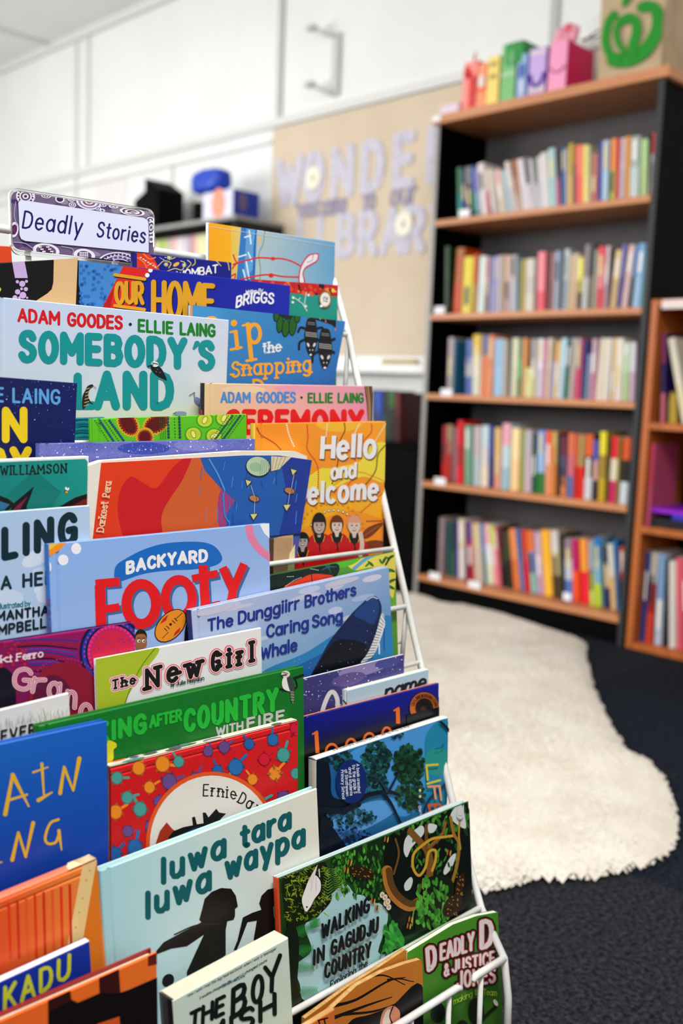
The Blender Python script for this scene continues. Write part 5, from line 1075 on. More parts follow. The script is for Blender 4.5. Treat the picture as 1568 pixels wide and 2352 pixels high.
A.L(Zm((1100, 230), (1080, 300), (1000, 380)), 6, BR, True); A.L(Zm((1150, 310), (1080, 320), (1020, 330), (960, 370), (910, 420), (905, 500), (940, 550), (980, 500), (1000, 410), (1040, 400), (1040, 460), (1020, 520)), 6, 'c89a2c', True); A.L(Zm((1130, 200), (1150, 300), (1180, 360), (1170, 480), (1140, 590)), 7, '9a6c24', True); A.L(Zm((1190, 180), (1180, 300), (1190, 390)), 4, 'b08a34', True); A.L(Zm((800, 330), (820, 420), (790, 540)), 4.5, '6a4a1c', True)
A.L(Zm((965, 570), (960, 620), (985, 640)), 2.5, 'b89028', True)
A.P(Zm((1000, 560), (1130, 570), (1140, 680), (1020, 850), (920, 880), (930, 740), (960, 680)), '0a1a08', True); leaves((930, 570, 1130, 860), 95, 6, ['3c8a28', '4c9c30', '5aac3c', '2c6c1c'], 10, 4, 50, 110); A.L(Zm((1000, 590), (960, 690), (910, 760), (900, 850)), 2.4, '5aa834', True)
for c_, rx, ry, ro in (((595, 530), 30, 14, 20), ((1140, 730), 18, 30, 35), ((1185, 610), 10, 30, 12)): A.E(*Zm(c_)[0], rx, ry, '2a1808', ro); A.dots([(Zm(c_)[0][0]+rx*.7*math.cos(t*1.1), Zm(c_)[0][1]+ry*.7*math.sin(t*1.7)) for t in range(18)], 1.6, 'a87830', 6)
for c_ in ((515, 470), (495, 515), (735, 330), (680, 740), (655, 700), (870, 850), (880, 810), (1110, 410)): 
    for k in range(3): x, y = Zm(c_)[0]; A.E(x+k*3.4, y+k*.8, 1.5, 7, ['b86a20', '3a1c0c', 'd8a038'][k], 10)
for c_ in ((718, 665), (735, 680), (740, 715), (757, 738), (752, 705)): A.E(*Zm(c_)[0], 6.4, 8, '4a3a24', 10); A.E(*Zm(c_)[0], 5.6, 7.2, 'e0d0b8', 10); A.E(*Zm(c_)[0], 2, 3, 'b89068')
A.P(Zm((720, 1010), (700, 1060), (740, 930), (775, 820), (800, 840), (850, 930), (830, 980)), '2a8a2c', True); leaves((730, 850, 840, 1010), 26, 8, ['2f9a34', '1c7020', '44ac40'], 11, 5, 40, 120)
A.P(Zm((235, 690), (255, 630), (275, 580), (310, 545), (345, 580), (345, 640), (310, 690), (290, 730), (262, 765), (245, 740)), 'ece4e0', True); A.E(*Zm((265, 737))[0], 2, 2.4, '303030'); A.L(Zm((300, 560), (290, 640)), 1, 'b0a8a4'); A.L(Zm((320, 560), (320, 640)), 1, 'b0a8a4'); A.P(Zm((270, 585), (300, 530), (330, 480), (300, 600)), 'e0d8d4'); A.L(Zm((338, 510), (341, 555)), 2.6, 'd8d0cc')
A.P(Zm((1165, 190), (1180, 110), (1195, 150), (1205, 115), (1205, 190), (1185, 215)), 'd8d4d0', True); A.L(Zm((1175, 190), (1195, 190)), 1, '606060'); A.L(Zm((1175, 205), (1190, 215), (1200, 205)), 1, '606060')
def frond(base, ang, ln, n=11, c='2c8a3c'):
    A.cycle(12)
    for k in range(n):
        t = k/n; x = base[0]+math.cos(ang)*ln*t; y = base[1]+math.sin(ang)*ln*t
        for sd in (-1, 1): a = ang+sd*.95; l = 24*(1-t*.6); A.L(Zm((x, y), (x+l*2*math.cos(a), y+l*2*math.sin(a))), 2, c, w1=.6, rnd=False)
    A.endcycle()
for bs, an, l in (((200, 900), -.5, 110), ((210, 1010), -.3, 100), ((200, 1090), .1, 110), ((220, 1250), -.15, 110), ((390, 690), -1.6, 190), ((300, 860), -1.2, 60), ((470, 640), -1.9, 150)): frond(bs, an, l, 11, '2c8a3c' if l < 130 else '6c9434')
A.P(Zm((140, 870), (200, 870), (215, 1000), (205, 1200), (230, 1290), (160, 1360)), '0c180c', True)
IK = '141616'
A.T('WALKING', (735, 2153), (842, 2091), 31, 6, IK, gap=3.4, slant=.5); A.T('IN', (716, 2213), (738, 2202), 31, 6, IK, gap=3.6, slant=.4, serif=0); A.T('GAGUDJU', (757, 2192), (862, 2137), 31, 6, IK, gap=3.4, slant=.4); A.T('COUNTRY', (742, 2244), (845, 2194), 31, 6, IK, gap=3.4, slant=.4)
A.T('Exploring', (754, 2267), (812, 2234), 15, 2.6, IK, gap=2.2); A.T('the', (820, 2229), (838, 2217), 15, 2.6, IK, gap=2.2)
b.sart.T('WALKING IN GAGUDJU', (.0035, -.075), (.0035, -.16), .0045, .0009, 'f0d8c8', up=(1, 0), gap=2); b.done()
b = Book('picture_book', 'orange red hardback with a slanting cream stripe beside the pale aqua one', (-70, 2096), (222, 1975), .688, 4, TZ[2], None, .012, True, 'e8481c', ('e04018', 'f08a3c', 'c81c0c', 'ec7420'), 'e87858', spine_at='top'); A = b.art
A.P([(192, 1975), (224, 1965), (212, 2070), (190, 2170), (155, 2170)], 'ecc888'); A.dots(Zk((645, 470), (620, 540), (595, 670), (570, 770), (545, 880)), 2, 'b88038'); A.P([(224, 1965), (240, 2300), (175, 2300), (190, 2160)], 'e07820')
for k in range(8): A.L([(20+k*20, 2075-k*6), (24+k*20, 2200)], 6, ['e03410', 'd02a10', 'e85424'][k % 3])
b.sart.L([(b.w*.9, 0), (b.w, .01)], .03, 'ecd0a0'); b.done()
b = Book('picture_book', 'navy paperback with a thick white top edge and yellow green letters', (-80, 2292), (206, 2162), .668, 3, TZ[2], .2, .008, False, '14309c', ('12309c', '1434a0', '0c2480', '102890'), 'e8e0d8', pages=mat('white_pages', 'f4ece4', .9, .1)); A = b.art
A.T('KAKADU', (-72, 2362), (158, 2246), 50, 8.5, 'd0d62c', gap=3.6, jit=.5); b.done()
# --- front pocket
b = Book('picture_book', 'orange and black hardback with dark red patches in the lower left corner', (-60, 2372), (360, 2188), .632, 3, TZ[1], None, .011, True, 'f06c24', ('f06420', 'f47428', 'e86020', 'ec6a24'), '5a1414', '8a1c18'); A = b.art
Pk = lambda *a: Zk(*a)
A.P(Pk((1065, 1050), (1135, 1030), (1145, 1140), (1065, 1160)), '6a1c18'); A.P(Pk((710, 1220), (855, 1165), (870, 1380), (720, 1440)), '3c1210'); A.P(Pk((345, 1395), (505, 1320), (520, 1440), (345, 1560)), '34100e')
A.P(Pk((345, 1574), (360, 1480), (520, 1400), (560, 1420), (720, 1350), (860, 1350), (920, 1330), (1140, 1235), (1180, 1900), (345, 1900)), '120a0a'); A.P(Pk((700, 1574), (860, 1520), (870, 1700), (680, 1700)), 'd85820'); b.done()
b = Book('paperback_book', 'thick pale green paperback with black brush lettering and cream page tops', (396, 2299), (662, 2154), .630, 4, TZ[1], None, .020, False, 'ccdccb', ('d0dcce', 'd4e0d0', 'c4d8c4', 'c0d8bc'), '1a1c1a', pages=mat('beige_pages', 'dccdb8', .9, .1)); A = b.art
for (t, p, q, h) in (("How I wish I had this big hearted book when I was a teenager", (430, 2291), (634, 2181), 6), ("it wouldve changed my life", (458, 2296), (530, 2256), 6), ("get it changed yours", (540, 2251), (612, 2208), 6)): A.T(t, p, q, h, 1, '30403c', slant=2, gap=1.6, sp=3.2)
A.T('BENJAMIN LAW', (510, 2268), (562, 2243), 6, 1.2, '3a6c84', gap=1.8)
A.T('THE', (436, 2366), (512, 2328), 38, 9, '141614', gap=2.4, slant=.6, jit=.3); A.T('B', (534, 2336), (562, 2318), 62, 11, '141614', slant=.3); A.T('O', (580, 2308), (602, 2293), 58, 10, '141614'); A.T('Y', (606, 2290), (640, 2262), 66, 10, '141614', slant=.4, h1=66); A.T('MISH', (470, 2412), (630, 2330), 46, 10, '141614', gap=3, jit=.4); b.done()
b = Book('paperback_book', 'tan paperback with curling cover, black brush strokes and orange page edge', (768, 2312), (968, 2206), .622, 4, TZ[1], None, .006, False, 'c87828', ('c87424', 'd07c2c', 'b86820', 'c06c20'), 'c88a38', pages=PAPERTAN, outline=[(735, 2345), (768, 2312), (820, 2264), (880, 2232), (930, 2214), (966, 2204), (970, 2215), (972, 2360), (972, 2440), (735, 2440)]); A = b.art
for P_, w in ((((770, 2310), (820, 2295), (900, 2250), (950, 2255)), 8), (((760, 2340), (840, 2310), (900, 2290)), 9), (((830, 2250), (880, 2240), (930, 2262)), 5), (((790, 2330), (870, 2320), (970, 2280)), 7), (((890, 2250), (930, 2245)), 4)): A.L(P_, w, '1a120c', True, w1=2)
A.P([(770, 2440), (800, 2350), (850, 2330), (900, 2310), (968, 2262), (975, 2440)], '120c0a', True); A.P([(872, 2352), (880, 2322), (900, 2310), (916, 2320), (918, 2340), (910, 2360), (915, 2400), (870, 2400)], 'd8886c', True); A.P([(878, 2352), (885, 2325), (896, 2320), (895, 2352)], 'e8d0c0', True); A.L([(902, 2312), (895, 2335), (905, 2360)], 3, '140c0a', True); b.done()
b = Book('paperback_book', 'brown paperback with fanned orange page edges behind the curling tan one', (730, 2316), (946, 2182), .632, 4, TZ[1], None, .005, False, 'c07a28', None, 'c88a38', pages=PAPERTAN, outline=[(700, 2340), (800, 2266), (870, 2222), (930, 2182), (946, 2188), (950, 2400), (700, 2440)]); b.done()
b = Book('paperback_book', 'corner of a burnt orange paperback with tan pages at the bottom edge', (640, 2398), (768, 2318), .6085, 5, TZ[1], None, .007, False, 'd06a24', ('c86020', 'd87030', 'c05c1c', 'c86424'), 'd8b888', pages=PAPERTAN); A = b.art
for P_ in (((722, 2356), (726, 2370)), ((732, 2346), (738, 2366)), ((744, 2340), (748, 2360)), ((730, 2344), (752, 2338))): A.L(P_, 3.4, '1c120c')
b.done()
b = Book('paperback_book', 'dark green paperback with white comic lettering outlined in black at the front corner', (925, 2196), (1143, 2096), .630, 5, TZ[1], None, .007, False, '468a24', ('4c9428', '4a8c24', '1e4a12', '1c3c10'), '3a7a1c', outline=[(936, 2188), (985, 2158), (1040, 2124), (1095, 2104), (1143, 2095), (1150, 2250), (1158, 2460), (936, 2460)]); b.gh = .17; A = b.art
WH = 'ecdad8'; OB = [(11, '140e0a'), (4.4, 'a02c28')]
A.T('D', (984, 2228), (1000, 2217), 50, 9.5, WH, out=OB, slant=-1.2); A.T('EADLY', (1012, 2204), (1086, 2180), 34, 6.6, WH, gap=3, out=OB, h1=38); A.T('D', (1105, 2176), (1128, 2170), 58, 11, WH, out=OB)
A.T('&', (1020, 2242), (1029, 2238), 26, 4.6, WH, out=OB); A.T('JUSTICE', (1038, 2232), (1133, 2214), 25, 5.4, WH, gap=3, out=OB, h1=29); A.T('JONES', (1049, 2268), (1134, 2254), 36, 6, WH, gap=3.2, out=OB, h1=32)
A.T('making', (1040, 2306), (1082, 2288), 13, 1.9, '9ccc3c', gap=1.6); A.T('the', (1088, 2285), (1104, 2283), 13, 1.9, '9ccc3c', gap=1.6); A.T('Team', (1108, 2284), (1138, 2286), 13, 1.9, '9ccc3c', gap=1.6)
A.E(1092, 2322, 18, 30, '10180c'); A.E(1004, 2325, 16, 24, '10180c'); A.E(1060, 2360, 14, 18, '10180c'); A.L([(1136, 2312), (1110, 2335), (1086, 2365)], 7, '10180c', True); A.E(1136, 2302, 4.4, 8.5, 'd8d0c4', -30); b.done()

# ------------------------------------------------------------------ the laminated rack sign
S_O = Book.__new__(Book)
def sign():
    Y = .950; TL, TR, BR_, BL = (25, 437), (351, 487), (352, 612), (29, 572)
    L = onY(TL, Y); R = onY(TR, Y); u = R-L; w = np.linalg.norm(u); u /= w; v = np.array([0, .02, 1.]); v -= u*(u@v); v /= np.linalg.norm(v); n = np.cross(u, v)
    def uv(p): d = ray(p); k = ((L-CAMP)@n)/(d@n); q = CAMP+d*k-L; return (q@u, q@v)
    h = -uv(BL)[1]
    def rr_(w_, h_, r, x0=0, y0=0):
        P = []
        for cx, cy, a in ((w_-r, -r, 90), (w_-r, -h_+r, 0), (r, -h_+r, -90), (r, -r, -180)):
            for k in range(7): t = math.radians(a-15*k); P.append((x0+cx+r*math.cos(t), y0+cy+r*math.sin(t)))
        return P
    Rm = Matrix(((u[0], -n[0], v[0]), (u[1], -n[1], v[1]), (u[2], -n[2], v[2]))); base = L+u*w/2-v*h
    root = empty('rack_sign', base, Rm); tag(root, 'laminated sign with neat handwriting and a purple patterned border clipped on top of the rack', 'sign')
    loc = lambda a, b_, c: (a-w/2, -c, b_+h)
    out = rr_(w, h, .008); A = Art(uv, out)
    A.P([(x, y) for x, y in [TL, TR, (354, 620), (20, 580)]], '6a587c')
    rr = random.Random(3)
    for k in range(26): x = rr.uniform(30, 345); A.E(x, (445 if k % 2 else 560)+x*.15+rr.uniform(-14, 18), rr.uniform(8, 20), rr.uniform(4, 9), rr.choice(['544070', '7c6c8c', '8c8096', '3c2c64', '5c3c6c']), rr.uniform(-20, 30), 14)
    def ring(p, rx, ry, cols, ro=8):
        c = Za(p)[0]
        for k, cc in enumerate(cols): f_ = 1-k/len(cols); A.E(c[0], c[1], rx*f_, ry*f_, cc, ro, 22)
    ring((183, 160), 22, 19, ['d8d4dc', '2c1c48', 'd8d4dc', '4a3460', 'd8d4dc', '3a2850']); c = Za((183, 160))[0]; A.dots([(c[0]+17*math.cos(t), c[1]+15*math.sin(t)) for t in np.linspace(0, 6, 14)], 1.7, 'f0eef4', 7)
    ring((330, 158), 11, 5, ['e0dce4', '5c3c54', 'd8d0dc', '4c2c44']); ring((430, 180), 11, 9, ['d4d0d8', '241834', '3c2c4c']); ring((512, 182), 8.5, 5.5, ['e4e0ea', '6a5aa0', 'd8d4e4', '4a3888']); ring((520, 222), 8.5, 6, ['e4e0ea', '4a4090', 'e0dcea', '3c3080'])
    ring((640, 200), 30, 18, ['e0dce8', '8478a0', 'e4e0ea', '7c3c60', 'd8c8d8', '6a1c40']); ring((740, 222), 8, 4.6, ['e4e0ea', '5a4a98', 'd0c8dc']); ring((705, 248), 6.6, 4.4, ['e4e0ea', '5a4a98', 'd0c8dc']); ring((735, 262), 6, 4, ['e4e0ea', '5a4a98']); ring((815, 235), 11, 4, ['e4e0ea', '8c80a0', 'd0c8dc'])
    ring((950, 272), 29, 9, ['e8e4ec', '5c4058', 'e0dce4', '3c1c40', '54305c']); A.dots(Za(*[(900+11*k, 276+4*math.sin(k)) for k in range(10)]), 1.6, 'ece8f0', 6)
    ring((100, 400), 10, 18, ['e0d8e4', '4c2050', '5a2858']); ring((330, 552), 31, 17, ['e4e0e8', '6a4c74', '3c1848', '4c2454']); A.dots(Za(*[(280+14*k % 100, 525+16*(k % 4)) for k in range(16)]), 2, 'ece8f0', 6); ring((605, 585), 25, 15, ['e4e0e8', '5c4070', '3c1848']); A.dots(Za(*[(575+13*(k % 5), 568+15*(k//5)) for k in range(15)]), 2, 'ece8f0', 6)
    for k, (r_, cc) in enumerate(((50, 'e0dce8'), (46, '3c2858'), (38, 'e0dce8'), (35, '5c4480'), (26, 'e0dce8'), (23, '2c1c44'))): A.E(*Za((860, 660))[0], r_*1.05, r_*.62, cc, 6, 26)
    c = Za((860, 660))[0]; A.dots([(c[0]+42*math.cos(t)*1.05, c[1]+42*.62*math.sin(t)) for t in np.linspace(3.2, 6.3, 16)], 1.9, 'd4d0e0', 7); A.dots([(c[0]+31*math.cos(t)*1.05, c[1]+31*.62*math.sin(t)) for t in np.linspace(3.2, 6.3, 10)], 2.4, 'c8b8dc', 7)
    ring((1080, 330), 9, 7, ['e4e0e8', '2c2040', 'd8d4dc']); ring((1085, 385), 9, 16, ['e4e0e8', '2c2040', 'd8d4dc', '3c2c50']); ring((1085, 470), 7, 8, ['e4e0e8', '6c5480'])
    for P_ in (((110, 200), (100, 300), (125, 380)), ((100, 490), (180, 500), (240, 540)), ((440, 520), (520, 540), (520, 590)), ((960, 215), (1040, 240), (1085, 290))): A.L(Za(*P_), 1.4, 'b8acc0', True)
    inn = [Za((145, 186))[0], Za((1030, 315))[0], Za((1058, 330))[0], Za((1066, 352))[0], Za((1068, 566))[0], Za((180, 482))[0], Za((150, 468))[0], Za((138, 440))[0], Za((129, 205))[0]]
    cc_ = np.mean(np.array(inn), 0); A.P([tuple(cc_+(np.array(p)-cc_)*1.01) for p in inn], '38304c'); A.P(inn, 'd6d8ee')
    NV = '17105c'
    A.T('Deadly', (51, 523), (184, 540), 38, 4.6, NV, slant=1.7, gap=2.8); A.T('Stories', (222, 543), (330, 558), 33, 4.4, NV, slant=1.7, gap=2.8)
    V = [loc(p[0], p[1], 0) for p in out]; F = [list(range(len(out)))[::-1]]; C = [lin('6a587c')]*len(out)
    A2 = A; k = len(V); V += [loc(*p) for p in A2.v]; F += [[i+k for i in f] for f in A2.f]; C += A2.c
    k = len(V); V += [loc(p[0], p[1], -.0006) for p in out]; F.append(list(range(k, k+len(out)))); C += [lin('dcd8e0')]*len(out)
    mesh_obj('sign_card', V, F, PRINT, root, None, C)
    gl = mat('clear_acrylic', 'f4f6f8', .05, .5, trans=.92)
    mb = MB(); P = rr_(w+.004, h+.008, .009, -.002, .003); k = len(P); Q = rr_(w+.001, h+.002, .008, -.0005, .0008)
    for c0, c1 in ((.0002, -.0022),):
        V = [loc(*p, c0) for p in P]+[loc(*p, c0) for p in Q]+[loc(*p, c1) for p in P]+[loc(*p, c1) for p in Q]
        F = []
        for i in range(k): j = (i+1) % k; F += [[i, j, k+j, k+i], [2*k+j, 2*k+i, 3*k+i, 3*k+j], [i, 2*k+i, 2*k+j, j], [k+i, k+j, 3*k+j, 3*k+i]]
        mb.add(V, F)
    mb.build('clear_sleeve', gl, root)
    mb = MB()
    for px in (67, 270):
        a = uv((px, 560))[0]; mb.box((a-w/2-.0035, .002, -.06), (a-w/2+.0035, .0045, .03), bev=.0008)
    mb.build('support_strip', WIRE, root)
sign()
# ------------------------------------------------------------------ books standing on the shelves
def cname(h):
    r, g, b = (int(h[i:i+2], 16)/255 for i in (0, 2, 4)); mx, mn = max(r, g, b), min(r, g, b); d = mx-mn
    if mx < .22: return 'black' if d < .06 else ('navy' if b == mx else ('dark brown' if r == mx else 'dark green'))
    if d < .07: return 'white' if mx > .84 else ('pale grey' if mx > .7 else ('grey' if mx > .42 else 'charcoal'))
    hue = (((g-b)/d) % 6 if mx == r else ((b-r)/d+2 if mx == g else (r-g)/d+4))*60; s = d/mx
    if s < .2 and mx > .6: return ('cream' if 20 < hue < 75 else ('pale pink' if hue >= 300 or hue <= 20 else ('pale blue' if hue > 160 else 'pale green')))
    base = 'red' if hue < 14 or hue >= 345 else 'orange' if hue < 36 else 'yellow' if hue < 66 else 'green' if hue < 160 else 'teal' if hue < 195 else 'blue' if hue < 245 else 'purple' if hue < 292 else 'pink'
    if base == 'orange' and (s < .5 or mx < .6): return 'tan' if mx > .6 else 'brown'
    if base == 'red' and s < .5: return 'salmon pink' if mx > .6 else 'dusky red'
    pre = 'dark ' if mx < .45 else ('light ' if s < .35 else '')
    return pre+base
NTH = ['first', 'second', 'third', 'fourth', 'fifth', 'sixth', 'seventh', 'eighth', 'ninth', 'tenth', 'eleventh', 'twelfth', 'thirteenth', 'fourteenth', 'fifteenth', 'sixteenth', 'seventeenth', 'eighteenth', 'nineteenth', 'twentieth']
def nth(i):
    if i < 20: return NTH[i]
    t = {2: 'twenty', 3: 'thirty', 4: 'forty'}[(i+1)//10]; u = (i+1) % 10
    return {2: 'twentieth', 3: 'thirtieth', 4: 'fortieth'}[(i+1)//10] if u == 0 else t+'-'+NTH[u-1]
USED = {}
def shelf_books(ox, oy, sc, XS, z, rows, where, short, depth, group, clampL, clampR, seed=0, hmax=.30):
    rr = random.Random(seed); px = lambda x, y: (ox+x/sc, oy+y/sc); rows = sorted(rows, key=lambda r: r[1]); recs = []
    for i, r_ in enumerate(rows):
        xt, xb, w, yt, cols = r_[:5]
        pt = onX(px(xt, yt), XS); h = pt[2]-z
        # base line in the picture, below the top
        yb = proj([XS, pt[1], z])[1]; pb = onX((px(xb, 0)[0], yb), XS); pr = onX((px(xb+w, 0)[0], yb), XS)
        recs.append([pb[1], pb[1]-pr[1], pt[1], h, cols.split('.'), w, yt])
    n = len(recs)
    for r in recs: r[3] = min(max(.05, r[3]), hmax)
    prev = clampL
    for i in range(n):
        y0, w, yt, h, cols, wp, ytop = recs[i]
        dy = yt-y0; y0 = min(y0, prev-.0004); nxt = recs[i+1][0] if i+1 < n else clampR
        w = max(.004, min(w, y0-nxt)-.0004) if y0-nxt > .004 else .004
        if y0-w < clampR: w = max(.003, y0-clampR)
        prev = y0-w; recs[i] += [y0, w, dy]
    tn_ = [r[9]/r[3] for r in recs]
    for i in range(n-2, -1, -1):
        hh = min(recs[i][3], recs[i+1][3]); gap = recs[i][7]-recs[i][8]-recs[i+1][7]; tn_[i] = max(tn_[i], tn_[i+1]-gap/hh)
    for i in range(n):
        if i == 0: tn_[0] = min(tn_[0], (clampL-recs[0][7])/recs[0][3])
        else: hh = min(recs[i-1][3], recs[i][3]); gap = recs[i-1][7]-recs[i-1][8]-recs[i][7]; tn_[i] = min(tn_[i], tn_[i-1]+gap/hh)
    for i in range(n-1, -1, -1):
        lim = (clampR-(recs[i][7]-recs[i][8]))/recs[i][3] if i == n-1 else tn_[i+1]-(recs[i][7]-recs[i][8]-recs[i+1][7])/min(recs[i][3], recs[i+1][3])
        tn_[i] = max(tn_[i], lim)
    for i in range(n): recs[i][9] = tn_[i]*recs[i][3]
    names = [cname(sorted(r[4], key=lambda c: -sum(1 for q in r[4] if q == c))[0]) if len(r[4]) < 3 else cname(r[4][0]) for r in recs]
    for i, r in enumerate(recs):
        _, _, _, h, cols, wp, _, y0, w, dy = r; h = max(.05, h)
        th = 'thin ' if w < .013 else ('thick ' if w > .03 else '')
        c = names[i]; two = cname(cols[-1]) if len(cols) > 1 else c
        hue = c if two == c else c+' and '+two
        cand = ['%s%s book on the %s' % (th, hue, where)]
        a = names[i-1] if i else 'the left end'; b_ = names[i+1] if i+1 < n else 'the right end'
        cand.append('%s%s book between a %s and a %s one on the %s' % (th, hue, a, b_, short) if 0 < i < n-1 else '%s%s book at %s of the books on the %s' % (th, hue, a if i == 0 else b_, short))
        cand.append('%s%s book, %s from the left on the %s' % (th, hue, nth(i), short))
        lab = next((q for q in cand if q not in LABELS and len(q.split()) <= 16), cand[2])
        d = depth*rr.uniform(.75, 1.0); mb = MB(); k = len(cols); rx = min(.004, w*.2)
        prof = [(rx, 0), (0, -w*.25), (0, -w*.75), (rx, -w)]
        for q in range(k):
            z1 = h*(1-q/k); z0 = h*(1-(q+1)/k)
            for j in range(3): (xa, ya), (xc, yc) = prof[j], prof[j+1]; mb.add([(xa, ya, z0), (xc, yc, z0), (xc, yc, z1), (xa, ya, z1)], [(0, 1, 2, 3)], 0, cols[q])
        for ya in (0, -w): mb.add([(rx, ya, 0), (d, ya, 0), (d, ya, h), (rx, ya, h)], [(0, 1, 2, 3) if ya == 0 else (3, 2, 1, 0)], 0, cols[len(cols)//2])
        t = min(.0015, w*.2)
        for zz in (0, h): mb.add([(rx, 0, zz), (rx, -w, zz), (d, -w, zz), (d, 0, zz)], [(0, 3, 2, 1) if zz == 0 else (0, 1, 2, 3)], 0, cols[0])
        mb.add([(rx*1.5, -t, h+.0003), (rx*1.5, -w+t, h+.0003), (d-.002, -w+t, h+.0003), (d-.002, -t, h+.0003)], [(0, 1, 2, 3)], 0, 'e4dccb')
        mb.add([(d, 0, 0), (d, -w, 0), (d, -w, h), (d, 0, h)], [(0, 1, 2, 3)], 0, 'e4dccb')
        hh = h*.16
        if w > .014 and rr.random() < .55:       # a plain title band on the spine
            zc_ = h*rr.uniform(.3, .8); cc = rr.choice(['e8e4dc', '2a2a30', cols[-1], 'd8c890'])
            mb.add([(-.0004, -w*.3, zc_-hh), (-.0004, -w*.7, zc_-hh), (-.0004, -w*.7, zc_+hh), (-.0004, -w*.3, zc_+hh)], [(0, 1, 2, 3)], 0, cc)
        o = mb.build('book', PRINT); o.location = (XS, y0, z+.0004); o.rotation_euler = (-math.atan2(dy, h), 0, 0)
        if dy < 0: o.location.z += 0; 
        tag(o, lab, 'book', group)
def rowparse(s):
    out = []
    for l in s.split():
        p = l.split(','); out.append((float(p[0]), float(p[1]), float(p[2]), float(p[3]), p[4]))
    return out
S1 = '''40,30,34,305,2a6a48.0a7a70 72,68,28,330,1b2a5a.0a0f80 95,100,40,300,7a7470.4a4630.151010 150,146,26,290,2a50a0.0f8070 172,178,24,310,8070a8.8fa0b8 182,205,50,275,d8cdd0.cfc4c6 245,256,20,310,c8b0a0.b02a20 262,282,30,310,d0c4b4.b8b0b4
300,320,20,310,b4aca4 318,345,44,315,d8a8a0.c8b8a8 362,398,42,320,a0b4b8.9ab0b8 370,442,34,255,d8cec8.c4b4b0 430,484,22,240,b06a48.c49070.c8b0a0 470,512,42,240,dcd0d2.d0c8cc 505,556,34,230,6a6070.c8c0c4 560,590,28,240,c8c4c8.b4b0b4 580,614,20,230,2a2a34.b8b4b8
614,634,20,225,d8d4d4.c8c4c8 635,655,48,200,d8cccc.d4ccd0 690,704,54,170,a8c4c4.9cbcbc 745,766,18,165,203838.d05090 765,786,14,165,301828.201028 792,800,32,165,3a68a8.3868a0 828,832,14,165,c8b090 850,846,34,130,b8a030.d0a850 880,880,16,280,302048 897,896,52,145,e87060.e05a50
950,948,40,140,d8d060.e0d070 990,988,17,145,b8b498 1016,1006,46,205,b06a58.b06058 1060,1052,14,210,804060 1077,1068,20,115,1a3f98.1030a0 1097,1088,46,110,b8bcc8.a8c4d8 1148,1135,12,130,2a3a28 1160,1147,36,95,f0904a.a8b048 1200,1184,30,90,b81020.c02030
1230,1215,38,90,c0b4bc.b4a8b4 1271,1260,28,75,e09010.d8901c 1303,1290,66,80,a0a8a4.b8c4c4 1380,1372,50,100,a8c888.a8c080 1440,1424,12,60,101018 1465,1437,42,50,e04048.d8ccd0.d8ccd0 1510,1482,24,40,9090a8.15151c'''
S2 = '''65,60,32,115,143a14.0c280c 150,118,58,125,9a5818.b83c04 203,180,72,190,d8c428.d0c040 280,272,20,170,d02020.c09060 318,296,48,185,d0dcd4.c8d4d0 372,350,24,190,c07078.806060 395,378,36,190,7a78a8.8888b0 428,416,26,185,9898c8.a09cb8 452,444,24,180,b8a8b0
472,470,22,175,a89878.a08c68 498,494,34,180,d0a898.b89898 532,530,50,180,b0a8a8.a8a8b0 590,582,16,185,1c4a68 608,600,14,205,7c9450 625,615,18,205,c09838 647,636,64,205,c8c4b4.b8b4ac.c8c4b4 735,724,52,155,e88890.e88890.d85060 790,778,12,160,c00820 806,791,24,165,100c14
832,816,22,165,b07070.a06060 856,840,44,150,8a9ab8.8c98a8 906,886,16,145,142434 926,904,40,135,b8bcc0.8c98a0 970,946,30,170,c8ac88 1000,978,34,165,c8b494.c0a080 1030,1014,30,195,f0e868.e8d858.181c24 1085,1046,38,100,8c7c80.b8b8bc 1120,1086,38,90,0c080a.6a5a40
1150,1126,22,140,9aa090 1170,1150,50,115,d83848.d87880.c83040 1232,1202,28,110,c8b4b8.a88890 1256,1232,14,130,403848 1300,1248,46,140,d8b878.c0a070 1345,1296,30,100,6868a8.403c80 1390,1330,46,100,d0a8a0.c8a8a8 1440,1378,26,100,4878b0.0c1018 1480,1408,56,90,70a0c8.90b0d0 1535,1468,34,70,80c0c8.50a0a0'''
S3 = '''90,75,40,80,a8989c.989090 135,118,14,100,185a78 218,208,46,95,5060a0.a8a4b0.3858a0 266,258,56,60,d8b030.d8d0bc.c8ccb8 345,318,34,60,5870a0.e08050.e08050 380,356,44,60,d07858.d88860 432,412,56,90,8cb0d0.90b8d8 486,470,24,90,a8b0b4 502,496,22,100,a89068 528,520,12,100,284070
558,534,46,85,d4d0b0.ccc8a8 596,582,26,85,688068.40a868.4a6a40 640,610,30,85,e09050.c89868 652,642,36,300,d8dc98 688,680,36,90,a09ca0.c0b888 735,720,40,90,e0dce4.c8bcd0 780,762,22,90,d08098.c09098 810,786,30,85,d8ccb8.d0b49c 840,818,20,250,8c8cc0 868,840,32,110,e0b068.d8c090
906,874,38,85,b8d8e8.b0c8d8 950,914,30,100,1c5058.106048 988,948,36,85,b0a49c 1022,990,34,85,a89898.c84070 1050,1026,12,95,c01850 1070,1040,30,100,101868.1c3c68 1096,1074,24,200,8090a8 1125,1102,40,90,b898a8.b87890 1185,1146,42,85,d4c8b4.d8ccb8 1228,1192,40,85,dcd0c0 1270,1236,12,85,a0a8b0
1286,1252,28,85,d8b888 1306,1284,48,85,dcd4c8.d8ccc4 1356,1340,40,120,d0dcc8.a8c490 1402,1386,44,115,d0ccd0.c0a0b0 1446,1432,14,100,301850 1468,1448,26,100,0c0c28'''
